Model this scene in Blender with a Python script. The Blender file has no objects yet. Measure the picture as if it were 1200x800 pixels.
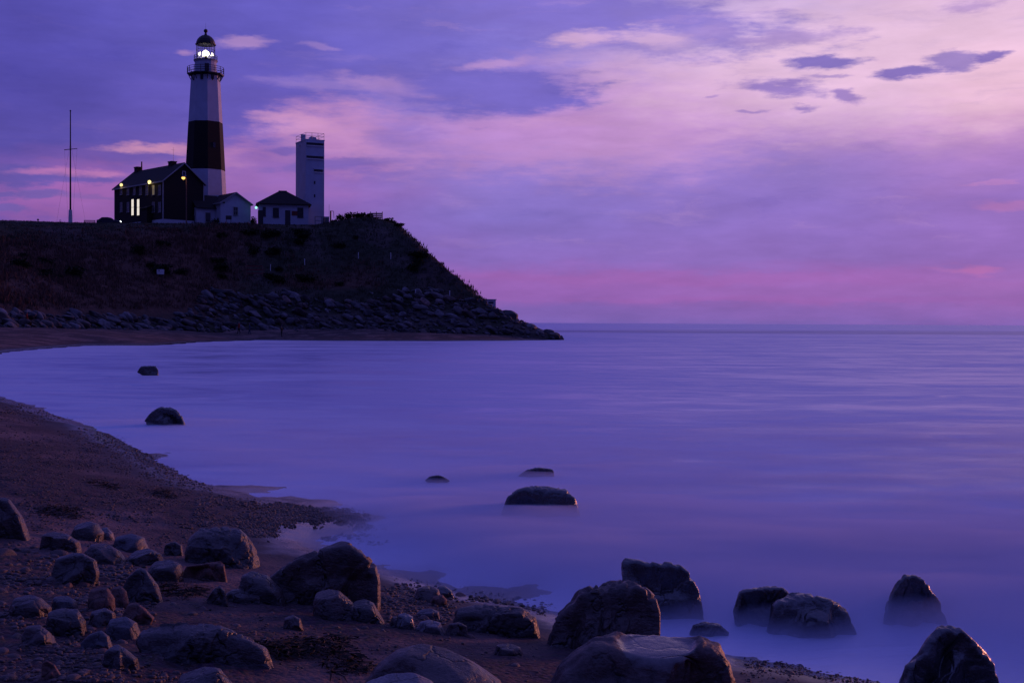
import bpy, bmesh, math, random
import numpy as np
from mathutils import Vector, Matrix

S = bpy.context.scene
COL = S.collection
random.seed(7)
R = math.radians

# ---------------------------------------------------------------- camera
CAMH, FPX = 2.7, 1500.0
PITCH, ROLL = math.atan(22.0 / 1500.0), R(0.30)
fwd = Vector((0, math.cos(PITCH), -math.sin(PITCH)))
up0 = Vector((0, math.sin(PITCH), math.cos(PITCH)))
r0 = Vector((1, 0, 0))
RIGHT = r0 * math.cos(ROLL) + up0 * math.sin(ROLL)
UP = up0 * math.cos(ROLL) - r0 * math.sin(ROLL)
cam_data = bpy.data.cameras.new('camera')
cam_data.lens, cam_data.sensor_width, cam_data.sensor_fit = 45.0, 36.0, 'HORIZONTAL'
cam_data.clip_start, cam_data.clip_end = 0.1, 90000
cam = bpy.data.objects.new('camera', cam_data)
COL.objects.link(cam)
cam.matrix_world = Matrix(((RIGHT.x, UP.x, -fwd.x, 0), (RIGHT.y, UP.y, -fwd.y, 0), (RIGHT.z, UP.z, -fwd.z, CAMH), (0, 0, 0, 1)))
S.camera = cam
CAM = Vector((0, 0, CAMH))

def ray(px, py):
    return fwd * FPX + RIGHT * (px - 600) + UP * (400 - py)
def at(px, py, Y):
    d = ray(px, py)
    return CAM + d * (Y / d.y)
def atz(px, py, z=0.0):
    d = ray(px, py)
    return CAM + d * ((z - CAMH) / d.z)

# ---------------------------------------------------------------- render settings
S.render.engine = 'CYCLES'
S.view_settings.view_transform = 'Standard'
S.view_settings.look = 'None'
S.view_settings.exposure = 0.0
S.view_settings.gamma = 1.0
S.view_settings.use_curve_mapping = False
try:
    S.cycles.use_denoising = True
    S.cycles.volume_bounces = 2
    S.cycles.max_bounces = 6
    S.cycles.transparent_max_bounces = 12
    S.cycles.sample_clamp_indirect = 3.0
    S.cycles.use_light_tree = True
except Exception:
    pass

# ---------------------------------------------------------------- small node language
class NT:
    def __init__(s, tree):
        s.t = tree
    def n(s, kind, **kw):
        nd = s.t.nodes.new(kind)
        for k, v in kw.items():
            setattr(nd, k, v)
        return nd
    def put(s, sock, v):
        if v is None:
            return
        if hasattr(v, 'is_linked'):
            s.t.links.new(v, sock)
        else:
            sock.default_value = v
    def m(s, op, a, b=None, c=None, clamp=False):
        nd = s.n('ShaderNodeMath', operation=op)
        nd.use_clamp = clamp
        s.put(nd.inputs[0], a)
        s.put(nd.inputs[1], b)
        s.put(nd.inputs[2], c)
        return nd.outputs[0]
    def vm(s, op, a, b=None, scale=None):
        nd = s.n('ShaderNodeVectorMath', operation=op)
        s.put(nd.inputs[0], a)
        s.put(nd.inputs[1], b)
        if scale is not None:
            s.put(nd.inputs['Scale'], scale)
        return nd.outputs['Value'] if op in ('LENGTH', 'DOT_PRODUCT') else nd.outputs[0]
    def rng(s, v, a, b, c=0.0, d=1.0, smooth=True):
        nd = s.n('ShaderNodeMapRange', interpolation_type='SMOOTHSTEP' if smooth else 'LINEAR')
        s.put(nd.inputs['Value'], v)
        for k, x in zip(('From Min', 'From Max', 'To Min', 'To Max'), (a, b, c, d)):
            s.put(nd.inputs[k], x)
        return nd.outputs[0]
    def mix(s, f, a, b, mode='MIX'):
        nd = s.n('ShaderNodeMix', data_type='RGBA', blend_type=mode)
        s.put(nd.inputs[0], f)
        s.put(nd.inputs[6], a)
        s.put(nd.inputs[7], b)
        return nd.outputs[2]
    def noise(s, vec, scale=1.0, detail=4.0, rough=0.5, dist=0.0, out=0):
        nd = s.n('ShaderNodeTexNoise')
        s.put(nd.inputs['Vector'], vec)
        s.put(nd.inputs['Scale'], scale)
        s.put(nd.inputs['Detail'], detail)
        s.put(nd.inputs['Roughness'], rough)
        s.put(nd.inputs['Distortion'], dist)
        return nd.outputs[out]
    def ramp(s, v, stops, interp='LINEAR'):
        nd = s.n('ShaderNodeValToRGB')
        cr = nd.color_ramp
        cr.interpolation = interp
        while len(cr.elements) < len(stops):
            cr.elements.new(0.5)
        for e, (p, c) in zip(cr.elements, sorted(stops, key=lambda q: q[0])):
            e.position = p
            e.color = c if len(c) == 4 else (*c, 1)
        s.put(nd.inputs[0], v)
        return nd.outputs[0]
    def mapping(s, vec, loc=(0, 0, 0), rot=0.0, scale=(1, 1, 1), kind='POINT'):
        nd = s.n('ShaderNodeMapping', vector_type=kind)
        s.put(nd.inputs['Vector'], vec)
        nd.inputs['Location'].default_value = loc
        nd.inputs['Rotation'].default_value = (0, 0, rot)
        nd.inputs['Scale'].default_value = scale
        return nd.outputs[0]

def lin(c):
    return tuple((x / 255 / 12.92) if x / 255 <= 0.04045 else ((x / 255 + 0.055) / 1.055) ** 2.4 for x in c)

# ---------------------------------------------------------------- sky (world)
W = bpy.data.worlds.new('World')
S.world = W
W.use_nodes = True
SUN_AZ, SUN_EL = 52.0, 3.2
def build_sky():
    g = NT(W.node_tree)
    W.node_tree.nodes.clear()
    out = g.n('ShaderNodeOutputWorld')
    tc = g.n('ShaderNodeTexCoord').outputs['Generated']
    sep = g.n('ShaderNodeSeparateXYZ')
    g.put(sep.inputs[0], tc)
    x, y, z = sep.outputs
    az = g.m('MULTIPLY', g.m('ARCTAN2', x, y), 180 / math.pi)
    el = g.m('MULTIPLY', g.m('ARCSINE', z), 180 / math.pi)
    cb = g.n('ShaderNodeCombineXYZ')
    g.put(cb.inputs[0], az)
    g.put(cb.inputs[1], el)
    P = cb.outputs[0]
    # soft warp of the sky coordinates: streaky cloud edges
    w1 = g.noise(g.mapping(P, scale=(0.10, 0.30, 1)), 1.0, 3, 0.55, out=1)
    w2 = g.noise(g.mapping(P, (31, 7, 3), scale=(0.45, 1.5, 1)), 1.0, 5, 0.6, out=1)
    o1 = g.vm('MULTIPLY', g.vm('SUBTRACT', w1, (0.5, 0.5, 0.5)), (9.0, 2.6, 0))
    o1 = g.vm('SCALE', o1, scale=g.rng(el, 0.0, 7.0, 0.25, 1.0))
    o2 = g.vm('MULTIPLY', g.vm('SUBTRACT', w2, (0.5, 0.5, 0.5)), (2.6, 0.9, 0))
    Pw = g.vm('ADD', g.vm('ADD', P, o1), o2)      # strong warp, base bands
    Pc = g.vm('ADD', P, o2)                        # light warp, placed clouds
    fine = g.noise(g.mapping(P, (5, 2, 0), R(4), (0.55, 2.3, 1)), 1.0, 7, 0.62)
    mid = g.noise(g.mapping(P, (1, 9, 0), R(4), (0.22, 0.8, 1)), 1.0, 5, 0.58)
    sw = g.n('ShaderNodeSeparateXYZ')
    g.put(sw.inputs[0], Pw)
    azw, elw = sw.outputs[0], sw.outputs[1]
    t = g.m('POWER', g.m('DIVIDE', g.m('MAXIMUM', elw, 0.0), 90.0, clamp=True), 0.5)
    def T(py):                                     # picture row of the reference sky -> ramp position
        return math.sqrt(max(0.0, math.degrees(math.atan((378 - py) / 1500))) / 90)
    def E(e):
        return math.sqrt(e / 90)
    top = [(E(24), (88, 84, 176)), (E(45), (88, 92, 192)), (1.0, (88, 96, 200))]
    cols = [
        (-175, [(0, (26, 25, 58)), (E(10), (31, 32, 78)), (E(28), (46, 52, 126)), (E(50), (78, 86, 188)), (1.0, (88, 96, 200))]),
        (-75, [(0, (72, 62, 126)), (E(10), (66, 62, 140)), (E(40), (76, 82, 180)), (1.0, (88, 96, 200))]),
        (-21.8, [(0, (104, 92, 170)), (T(340), (110, 88, 168)), (T(275), (112, 84, 168)), (T(235), (150, 96, 172)), (T(205), (118, 88, 170)),
                 (T(180), (88, 78, 166)), (T(90), (83, 76, 168)), (T(0), (86, 80, 174))] + top),
        (-11.3, [(0, (112, 94, 172)), (T(340), (120, 92, 170)), (T(270), (122, 92, 176)), (T(225), (150, 104, 180)), (T(185), (120, 96, 182)),
                 (T(150), (104, 90, 182)), (T(60), (98, 90, 186)), (T(0), (102, 94, 190))] + top),
        (0, [(0, (118, 96, 176)), (T(362), (128, 98, 178)), (T(345), (146, 98, 178)), (T(325), (152, 101, 181)), (T(305), (138, 108, 190)),
             (T(250), (132, 113, 196)), (T(200), (144, 120, 201)), (T(160), (172, 136, 205)), (T(110), (156, 132, 208)), (T(60), (132, 119, 208)),
             (T(0), (122, 110, 202))] + [(E(24), (100, 92, 182))] + top[1:]),
        (11.3, [(0, (124, 98, 176)), (T(362), (136, 100, 178)), (T(345), (152, 102, 180)), (T(325), (153, 104, 182)), (T(305), (143, 110, 190)),
                (T(240), (142, 115, 197)), (T(190), (150, 123, 201)), (T(150), (178, 138, 202)), (T(110), (210, 168, 214)), (T(60), (216, 182, 220)),
                (T(0), (190, 166, 218)), (E(22), (134, 118, 198)), (E(45), (88, 92, 192)), (1.0, (88, 96, 200))]),
        (21.8, [(0, (132, 100, 178)), (T(362), (144, 102, 178)), (T(330), (158, 106, 180)), (T(300), (148, 109, 188)),
                (T(240), (152, 115, 194)), (T(190), (170, 126, 196)), (T(150), (208, 156, 204)), (T(100), (236, 192, 219)), (T(50), (234, 194, 223)),
                (T(0), (224, 186, 220)), (E(24), (160, 136, 204)), (E(45), (88, 92, 192)), (1.0, (88, 96, 200))]),
        (48, [(0, (190, 110, 160)), (E(4), (212, 124, 164)), (E(10), (226, 160, 194)), (E(20), (176, 140, 200)), (E(45), (88, 92, 192)), (1.0, (88, 96, 200))]),
(74, [(0, (124, 82, 132)), (E(10), (112, 86, 150)), (E(45), (88, 92, 192)), (1.0, (88, 96, 200))]),
        (100, [(0, (54, 47, 98)), (E(12), (50, 52, 122)), (E(40), (76, 82, 180)), (1.0, (88, 96, 200))]),
        (178, [(0, (26, 25, 58)), (E(10), (31, 32, 78)), (E(28), (46, 52, 126)), (E(50), (78, 86, 188)), (1.0, (88, 96, 200))]),
    ]
    cur = None
    prev = None
    for a, stops in cols:
        c = g.ramp(t, [(p, lin(q)) for p, q in stops])
        if cur is None:
            cur = c
        else:
            cur = g.mix(g.rng(azw, prev, a), cur, c)
        prev = a
    # clouds: each an ellipse in azimuth / elevation broken up by noise
    def blob(px, py, rx, ry, rgb, k, soft=0.5, rag=0.9, rot=0.0, tex=None):
        nonlocal cur
        cx = math.degrees(math.atan((px - 600) / 1500))
        cy = math.degrees(math.atan((378 + (px - 600) * 0.0053 - py) / math.hypot(1500, px - 600)))
        s = math.degrees(1 / 1500)
        v = g.mapping(Pc, (cx, cy, 0), R(rot), (rx * s, ry * s, 1), 'TEXTURE')
        d = g.vm('LENGTH', v)
        d = g.m('ADD', d, g.m('MULTIPLY', g.m('SUBTRACT', tex or fine, 0.5), rag * 2))
        f = g.rng(d, 1 + soft, 1 - soft, 0.0, k)
        cur = g.mix(f, cur, (*lin(rgb), 1))
    for b in CLOUDS:
        blob(*b[:6], **b[6])
    # thin torn veils of lit and shaded cloud
    veil = g.noise(g.mapping(Pc, (17, 3, 0), R(5), (0.16, 0.95, 1)), 1.0, 8, 0.66, 0.6)
    up = g.rng(el, 1.5, 6.0)
    cur = g.mix(g.m('MULTIPLY', g.rng(veil, 0.54, 0.76, 0, 0.26), g.m('MULTIPLY', up, g.rng(az, -14, 6, 0.15, 1.0))), cur, (*lin((214, 166, 212)), 1))
    cur = g.mix(g.m('MULTIPLY', g.rng(veil, 0.46, 0.28, 0, 0.38), up), cur, g.mix(1.0, cur, (0.74, 0.76, 0.90, 1), 'MULTIPLY'))
    # faint overall mottling of the cloud sheet
    mot = g.rng(mid, 0.35, 0.7, 0.92, 1.09, False)
    mo2 = g.rng(fine, 0.3, 0.75, 0.97, 1.035, False)
    cm = g.n('ShaderNodeCombineXYZ')
    mm = g.m('MULTIPLY', mot, mo2)
    for i in range(3):
        g.put(cm.inputs[i], mm)
    cur = g.mix(1.0, cur, cm.outputs[0], 'MULTIPLY')
    sky = g.n('ShaderNodeTexSky', sky_type='NISHITA')
    sky.sun_disc = False
    sky.sun_elevation = R(SUN_EL)
    sky.sun_rotation = R(SUN_AZ)
    b1 = g.n('ShaderNodeBackground')
    b2 = g.n('ShaderNodeBackground')
    g.put(b1.inputs[0], cur)
    b1.inputs[1].default_value = SKY_STRENGTH
    g.put(b2.inputs[0], g.mix(1.0, sky.outputs[0], (1.0, 0.55, 0.9, 1), 'MULTIPLY'))
    b2.inputs[1].default_value = 0.0004
    ad = g.n('ShaderNodeAddShader')
    W.node_tree.links.new(b1.outputs[0], ad.inputs[0])
    W.node_tree.links.new(b2.outputs[0], ad.inputs[1])
    W.node_tree.links.new(ad.outputs[0], out.inputs[0])
SKY_STRENGTH = 1.0
DK, PK = (112, 100, 186), (206, 156, 208)
CLOUDS = [
    # broad pink areas
    (720, 140, 170, 60, (200, 150, 208), 0.75, dict(soft=0.6, rag=0.7)),
    (580, 160, 120, 34, (184, 136, 202), 0.7, dict(soft=0.7, rag=0.9, rot=8)),
    (400, 158, 80, 32, (204, 146, 200), 0.8, dict(soft=0.7, rag=1.0)),
    (480, 110, 60, 16, (160, 128, 202), 0.7, dict(soft=0.6, rag=1.2, rot=-8)),
    (1000, 70, 240, 66, (234, 196, 224), 0.7, dict(soft=0.7, rag=0.6)),
    (1170, 100, 70, 40, (243, 197, 219), 0.6, dict(soft=0.8, rag=0.5)),
    (110, 232, 110, 30, (158, 100, 172), 0.7, dict(soft=0.6, rag=0.8)),
    (310, 196, 90, 26, (160, 110, 184), 0.7, dict(soft=0.7, rag=1.0)),
    # dark sheets
    (575, 108, 112, 31, (118, 105, 197), 0.97, dict(soft=0.35, rag=0.8)),
    (470, 60, 110, 30, (112, 102, 196), 0.6, dict(soft=0.6, rag=0.8)),
    (720, 26, 190, 32, (129, 114, 204), 0.85, dict(soft=0.5, rag=1.0, rot=-6)),
    (470, 158, 40, 16, (130, 108, 194), 0.6, dict(soft=0.6, rag=0.8)),
    (390, 192, 70, 7, (120, 98, 182), 0.8, dict(soft=0.5, rag=1.0, rot=4)),
    (340, 176, 26, 5, (116, 94, 180), 0.8, dict(soft=0.5, rag=0.9)),
    (15, 206, 44, 15, (96, 84, 166), 0.9, dict(soft=0.35, rag=0.7)),
    (90, 210, 62, 7, (102, 86, 168), 0.85, dict(soft=0.4, rag=0.9, rot=4)),
    (48, 229, 26, 5, (108, 90, 168), 0.85, dict(soft=0.4, rag=0.8, rot=2)),
    (6, 231, 14, 6, (104, 88, 168), 0.85, dict(soft=0.4, rag=0.6)),
    (8, 245, 20, 4, (110, 92, 170), 0.8, dict(soft=0.4, rag=0.6)),
    (110, 234, 30, 3, (128, 96, 170), 0.6, dict(soft=0.5, rag=0.8)),
    # bright wisps
    (284, 52, 32, 5, (180, 142, 200), 0.75, dict(soft=0.80, rag=1.38, rot=6)),
    (210, 60, 12, 3, (172, 132, 190), 0.7, dict(soft=0.80, rag=1.00)),
    (376, 57, 16, 3, (160, 130, 200), 0.6, dict(soft=0.80, rag=1.00)),
    (372, 98, 48, 7, (150, 124, 200), 0.7, dict(soft=0.90, rag=1.50)),
    (185, 176, 48, 5, (204, 144, 186), 0.95, dict(soft=0.72, rag=1.12, rot=3)),
    (60, 202, 36, 4, (184, 118, 178), 0.8, dict(soft=0.80, rag=1.12)),
    (120, 203, 24, 3, (188, 122, 180), 0.8, dict(soft=0.80, rag=1.12)),
    (250, 186, 34, 12, (184, 128, 188), 0.7, dict(soft=0.90, rag=1.25)),
    (355, 146, 40, 9, (206, 150, 198), 0.8, dict(soft=0.90, rag=1.38, rot=-6)),
    (684, 46, 38, 8, (214, 174, 216), 0.9, dict(soft=0.80, rag=1.50, rot=6)),
    (580, 77, 34, 6, (190, 150, 210), 0.8, dict(soft=0.80, rag=1.50, rot=6)),
    (770, 46, 40, 9, (216, 178, 220), 0.85, dict(soft=0.80, rag=1.50, rot=-6)),
    (640, 143, 60, 6, (200, 150, 206), 0.7, dict(soft=0.90, rag=1.25)),
    (440, 98, 46, 6, (172, 136, 204), 0.7, dict(soft=0.90, rag=1.50, rot=-10)),
    # small dark clouds over the bright part
    (960, 77, 40, 6, (128, 110, 190), 0.95, dict(soft=0.45, rag=0.93, rot=3)),
    (912, 104, 48, 8, (146, 120, 196), 0.9, dict(soft=0.52, rag=1.08, rot=-4)),
    (970, 91, 20, 2, (160, 132, 200), 0.7, dict(soft=0.65, rag=1.08)),
    (1062, 86, 36, 6, (128, 108, 186), 0.95, dict(soft=0.45, rag=1.01, rot=4)),
    (1112, 73, 30, 10, (140, 118, 192), 0.85, dict(soft=0.45, rag=1.24, rot=4)),
    (1160, 68, 20, 6, (132, 110, 186), 0.95, dict(soft=0.45, rag=0.93, rot=6)),
    (989, 114, 14, 6, (146, 118, 192), 0.85, dict(soft=0.52, rag=0.93, rot=-10)),
    (942, 128, 15, 3, (148, 120, 194), 0.8, dict(soft=0.52, rag=0.93)),
    (880, 133, 12, 2, (154, 124, 196), 0.7, dict(soft=0.52, rag=0.93)),
    (833, 115, 10, 2, (170, 136, 202), 0.7, dict(soft=0.52, rag=0.93)),
    (930, 46, 56, 8, (176, 146, 206), 0.8, dict(soft=0.65, rag=1.24, rot=2)),
    (1140, 8, 24, 5, (186, 152, 206), 0.8, dict(soft=0.65, rag=1.40)),
    (830, 38, 30, 7, (170, 142, 208), 0.7, dict(soft=0.65, rag=1.40)),
    # low pink streaks
    (1136, 316, 28, 4, (196, 116, 180), 0.6, dict(soft=0.8, rag=0.9)),
    (1186, 241, 28, 3, (190, 124, 188), 0.55, dict(soft=0.8, rag=0.9)),
    (1168, 214, 30, 2, (186, 130, 194), 0.6, dict(soft=0.5, rag=0.7)),
    (830, 326, 250, 8, (164, 102, 180), 0.45, dict(soft=0.6, rag=0.6)),
    (900, 352, 260, 4, (158, 100, 178), 0.5, dict(soft=0.6, rag=0.6)),
]
build_sky()

# ---------------------------------------------------------------- sun: the weak pink glow of the coming sunrise
sd = bpy.data.lights.new('sun', 'SUN')
sd.energy, sd.angle, sd.color = 1.6, R(12), (1.0, 0.33, 0.22)
sun = bpy.data.objects.new('sun', sd)
COL.objects.link(sun)
sv = Vector((math.sin(R(SUN_AZ)) * math.cos(R(SUN_EL)), math.cos(R(SUN_AZ)) * math.cos(R(SUN_EL)), math.sin(R(SUN_EL))))
sun.rotation_euler = (-sv).to_track_quat('-Z', 'Y').to_euler()

# ---------------------------------------------------------------- numpy noise
def _h(*ix, seed=0):
    n = np.zeros(np.shape(ix[0]), dtype=np.int64) + seed * 1013
    for i, a in enumerate(ix):
        n = n + a.astype(np.int64) * (374761393, 668265263, 2147483647 - 974)[i]
    n = (n ^ (n >> 13)) * 1274126177
    n = n ^ (n >> 16)
    return (n & 0xffff) / 65535.0
def vnoise(p, seed=0):
    """value noise in 2 or 3 dimensions, p (n, dims) -> 0..1"""
    p = np.asarray(p, float)
    i = np.floor(p).astype(np.int64)
    f = p - i
    f = f * f * (3 - 2 * f)
    d = p.shape[1]
    tot = 0
    for c in range(2 ** d):
        b = [(c >> k) & 1 for k in range(d)]
        w = 1
        for k in range(d):
            w = w * (f[:, k] if b[k] else 1 - f[:, k])
        tot = tot + w * _h(*[i[:, k] + b[k] for k in range(d)], seed=seed)
    return tot
def fbm(p, octs=4, seed=0, gain=0.5):
    p = np.asarray(p, float)
    a, s, tot = 1.0, 0.0, 0
    for o in range(octs):
        tot = tot + a * (vnoise(p * 2 ** o + o * 17.3, seed + o) - 0.5)
        s += a
        a *= gain
    return tot / s
def sstep(a, b, x):
    t = np.clip((x - a) / (b - a), 0, 1)
    return t * t * (3 - 2 * t)

# ---------------------------------------------------------------- shoreline and ground height
def w2(px, py, z=0.0):
    v = atz(px, py, z)
    return (v.x, v.y)
SHORE_PX = [(1100, 806), (1000, 788), (870, 768), (760, 744), (640, 712), (540, 692), (470, 672), (430, 656), (394, 648), (368, 637), (370, 620), (352, 603), (326, 590), (240, 566), (190, 541), (120, 502), (60, 482), (0, 463)]
SHORE = [(200, -60), (40, -8), (14, 3), (6.0, 7.4)] + [w2(*p) for p in SHORE_PX] + \
        [(-27, 62), (-37, 84), (-43.5, 112), (-46, 140), w2(180, 404.6), w2(240, 400.3), w2(300, 398.2), w2(400, 399), w2(500, 399.4), w2(600, 399), (3.8, 199.5), (6.4, 205),
         (7, 222), (2, 250), (-20, 285), (-80, 330), (-300, 420)]
LAND = np.array(SHORE + [(-900, 420), (-900, -400), (900, -400), (900, -60)])
TOE = np.array([(-420, 120), (-100, 156), (-66, 166), (-54, 190), (-43, 201), (-30, 203.5), (-12, 203), (0, 203), (6.6, 203.5), (9.4, 208), (11, 222), (4, 248), (-22, 280), (-82, 326), (-420, 420)])
def sdist(x, y, poly):
    """signed distance to a polygon, positive inside"""
    x, y = np.asarray(x, float), np.asarray(y, float)
    best = np.full(x.shape, 1e18)
    inside = np.zeros(x.shape, bool)
    n = len(poly)
    for i in range(n):
        x0, y0 = poly[i]
        x1, y1 = poly[(i + 1) % n]
        ex, ey = x1 - x0, y1 - y0
        t = np.clip(((x - x0) * ex + (y - y0) * ey) / (ex * ex + ey * ey + 1e-12), 0, 1)
        best = np.minimum(best, (x - x0 - t * ex) ** 2 + (y - y0 - t * ey) ** 2)
        if y0 != y1:
            c = ((y0 > y) != (y1 > y)) & (x < (x1 - x0) * (y - y0) / (y1 - y0) + x0)
            inside ^= c
    d = np.sqrt(best)
    return np.where(inside, d, -d)
def beach_z(x, y):
    s = sdist(x, y, LAND)
    p = np.stack([x, y], -1)
    flat = p.reshape(-1, 2)
    n1 = fbm(flat * 0.22, 3, 3).reshape(s.shape)
    n2 = fbm(flat * 1.3, 3, 9).reshape(s.shape)
    n3 = fbm(flat * 5.0, 3, 21).reshape(s.shape)
    up = np.clip(s / 4.0, 0, 1)
    near = np.clip(1.3 - np.hypot(x, y) / 70, 0, 1)
    z = np.where(s > 0, 2.2 * (1 - np.exp(-np.maximum(s, 0) / 15)), np.maximum(np.where(s > -2.2, s * 0.025, -0.055 + (s + 2.2) * 0.09), -3.0))
    return z + (0.20 * n1 + 0.10 * n2 * near + 0.048 * n3 * near) * (0.45 + 0.55 * up)
# the bluff: a slope towards the bay and a steeper one on the seaward end
TOE_BAY = np.array([(-420, 120), (-100, 156), (-66, 166), (-54, 190), (-43, 201), (-30, 203.5), (-12, 203), (4, 203), (60, 203), (60, 330), (-82, 326), (-420, 420)])
END_P, END_N = np.array([7.8, 204.0]), np.array([-0.985, -0.17])
_FD = np.array([-6, -1.0, 0, 3, 9, 14, 24, 30, 36, 46, 70])
_FZ = np.array([-3, -0.5, 0.9, 3.0, 7.8, 10.6, 18.0, 20.0, 20.4, 20.9, 21.4])
_ED = np.array([-6, -1.0, 0, 3, 6, 10.0, 13.4, 17.3, 22.5, 24.3, 27, 60])
_EZ = np.array([-3, -0.8, 0.1, 1.5, 2.7, 5.2, 8.8, 13.4, 19.4, 21.2, 22.0, 22.6])
def head_d(x, y):
    dF = sdist(x, y, TOE_BAY)
    dE = (np.asarray(x) - END_P[0]) * END_N[0] + (np.asarray(y) - END_P[1]) * END_N[1]
    return dF, dE
def head_z(x, y):
    d, dE = head_d(x, y)
    left = sstep(-48, -86, x)
    d2 = np.where(d > 0, d * (1 - 0.30 * left), d)
    flat = np.stack([x, y], -1).reshape(-1, 2)
    n1 = fbm(flat * 0.07, 3, 5).reshape(d.shape)
    n2 = fbm(flat * 0.25, 4, 6).reshape(d.shape)
    gully = np.abs(fbm(flat * np.array([0.16, 0.05]), 3, 8).reshape(d.shape))
    mid = sstep(6, 16, d) * (1 - sstep(26, 34, d)) * sstep(2, 9, dE)
    zF = np.interp(d2 + 3.0 * n1 * mid, _FD, _FZ) * (1 - (0.02 * left + 0.06 * sstep(-82, -104, x)) * sstep(10, 40, d))
    zE = np.interp(dE + 1.2 * n1 * sstep(3, 8, dE), _ED, _EZ)
    z = -np.logaddexp(-zF * 2.2, -zE * 2.2) / 2.2 + 0.15
    rim = 1.5 * np.exp(-((np.asarray(x) + 27.5) / 6) ** 2) * sstep(24, 32, d)
    gE = np.abs(fbm(np.stack([np.asarray(y) * 0.22 + np.asarray(x) * 0.1, dE * 0.06], -1).reshape(-1, 2), 4, 12).reshape(d.shape))
    endm = sstep(5, 9, dE) * (1 - sstep(18, 23, dE)) * sstep(3, 9, d)
    return z + rim - endm * (2.4 * gE - 0.35) + 1.0 * n2 * mid - 1.4 * gully * mid * (1 - left) + 0.12 * n2
def ground_z(x, y):
    return max(float(beach_z(np.array([x]), np.array([y]))[0]), float(head_z(np.array([x]), np.array([y]))[0]))
# a raster of the near beach for fast look-ups
_gx, _gy = np.arange(-40, 16, 0.1), np.arange(2, 62, 0.1)
_GX, _GY = np.meshgrid(_gx, _gy)
_GZ = beach_z(_GX, _GY)
def near_z(x, y):
    u = np.clip((np.asarray(x) + 40) / 0.1, 0, len(_gx) - 2.001)
    v = np.clip((np.asarray(y) - 2) / 0.1, 0, len(_gy) - 2.001)
    i, j = u.astype(int), v.astype(int)
    a, b = u - i, v - j
    return (_GZ[j, i] * (1 - a) * (1 - b) + _GZ[j, i + 1] * a * (1 - b) + _GZ[j + 1, i] * (1 - a) * b + _GZ[j + 1, i + 1] * a * b)
def hit_ground(px, py, sea=False):
    """where the ray through reference pixels meets the near beach (or the sea surface)"""
    px, py = np.atleast_1d(np.asarray(px, float)), np.atleast_1d(np.asarray(py, float))
    D = np.array(fwd)[None] * FPX + np.array(RIGHT)[None] * (px - 600)[:, None] + np.array(UP)[None] * (400 - py)[:, None]
    D = D / D[:, 1:2]
    lo, hi = np.full(len(px), 2.2), np.full(len(px), 2.2)
    found = np.zeros(len(px), bool)
    for Y in np.geomspace(2.3, 60, 260):
        pz = CAMH + D[:, 2] * Y
        g = near_z(D[:, 0] * Y, np.full(len(px), Y))
        if sea:
            g = np.maximum(g, 0)
        hit = (pz <= g) & ~found
        hi = np.where(hit, Y, hi)
        lo = np.where(~found & ~hit, Y, lo)
        found |= hit
    for _ in range(14):
        m = (lo + hi) / 2
        g = near_z(D[:, 0] * m, m)
        if sea:
            g = np.maximum(g, 0)
        b = CAMH + D[:, 2] * m <= g
        hi = np.where(b, m, hi)
        lo = np.where(b, lo, m)
    return np.stack([D[:, 0] * hi, hi, CAMH + D[:, 2] * hi], -1), found

# ---------------------------------------------------------------- object helpers
def link(name, me, mat=None, parent=None, smooth=False):
    o = bpy.data.objects.new(name, me)
    COL.objects.link(o)
    if mat:
        me.materials.clear()
        me.materials.append(mat)
    if parent:
        o.parent = parent
    if smooth:
        me.polygons.foreach_set('use_smooth', [True] * len(me.polygons))
    return o
def tag(o, label=None, cat=None, group=None, kind=None):
    for k, v in (('label', label), ('category', cat), ('group', group), ('kind', kind)):
        if v:
            o[k] = v
    return o
def thing(name, label, cat, loc, rz=0.0, group=None):
    o = bpy.data.objects.new(name, None)
    COL.objects.link(o)
    o.empty_display_size = 0.3
    o.location, o.rotation_euler = loc, (0, 0, rz)
    return tag(o, label, cat, group)
def mesh_np(name, V, F):
    """V (n,3), F (m,k) array of equal-sized faces"""
    V, F = np.asarray(V, np.float32), np.asarray(F, np.int32)
    me = bpy.data.meshes.new(name)
    me.vertices.add(len(V))
    me.vertices.foreach_set('co', V.ravel())
    k = F.shape[1]
    me.loops.add(F.size)
    me.loops.foreach_set('vertex_index', F.ravel())
    me.polygons.add(len(F))
    me.polygons.foreach_set('loop_start', np.arange(0, F.size, k, dtype=np.int32))
    me.update(calc_edges=True)
    return me
def grid_faces(nr, nc):
    i = np.arange(nr * nc).reshape(nr, nc)
    return np.stack([i[:-1, :-1].ravel(), i[:-1, 1:].ravel(), i[1:, 1:].ravel(), i[1:, :-1].ravel()], -1)
def attr(me, name, vals):
    a = me.attributes.new(name, 'FLOAT', 'POINT')
    a.data.foreach_set('value', np.asarray(vals, np.float32).ravel())
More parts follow.
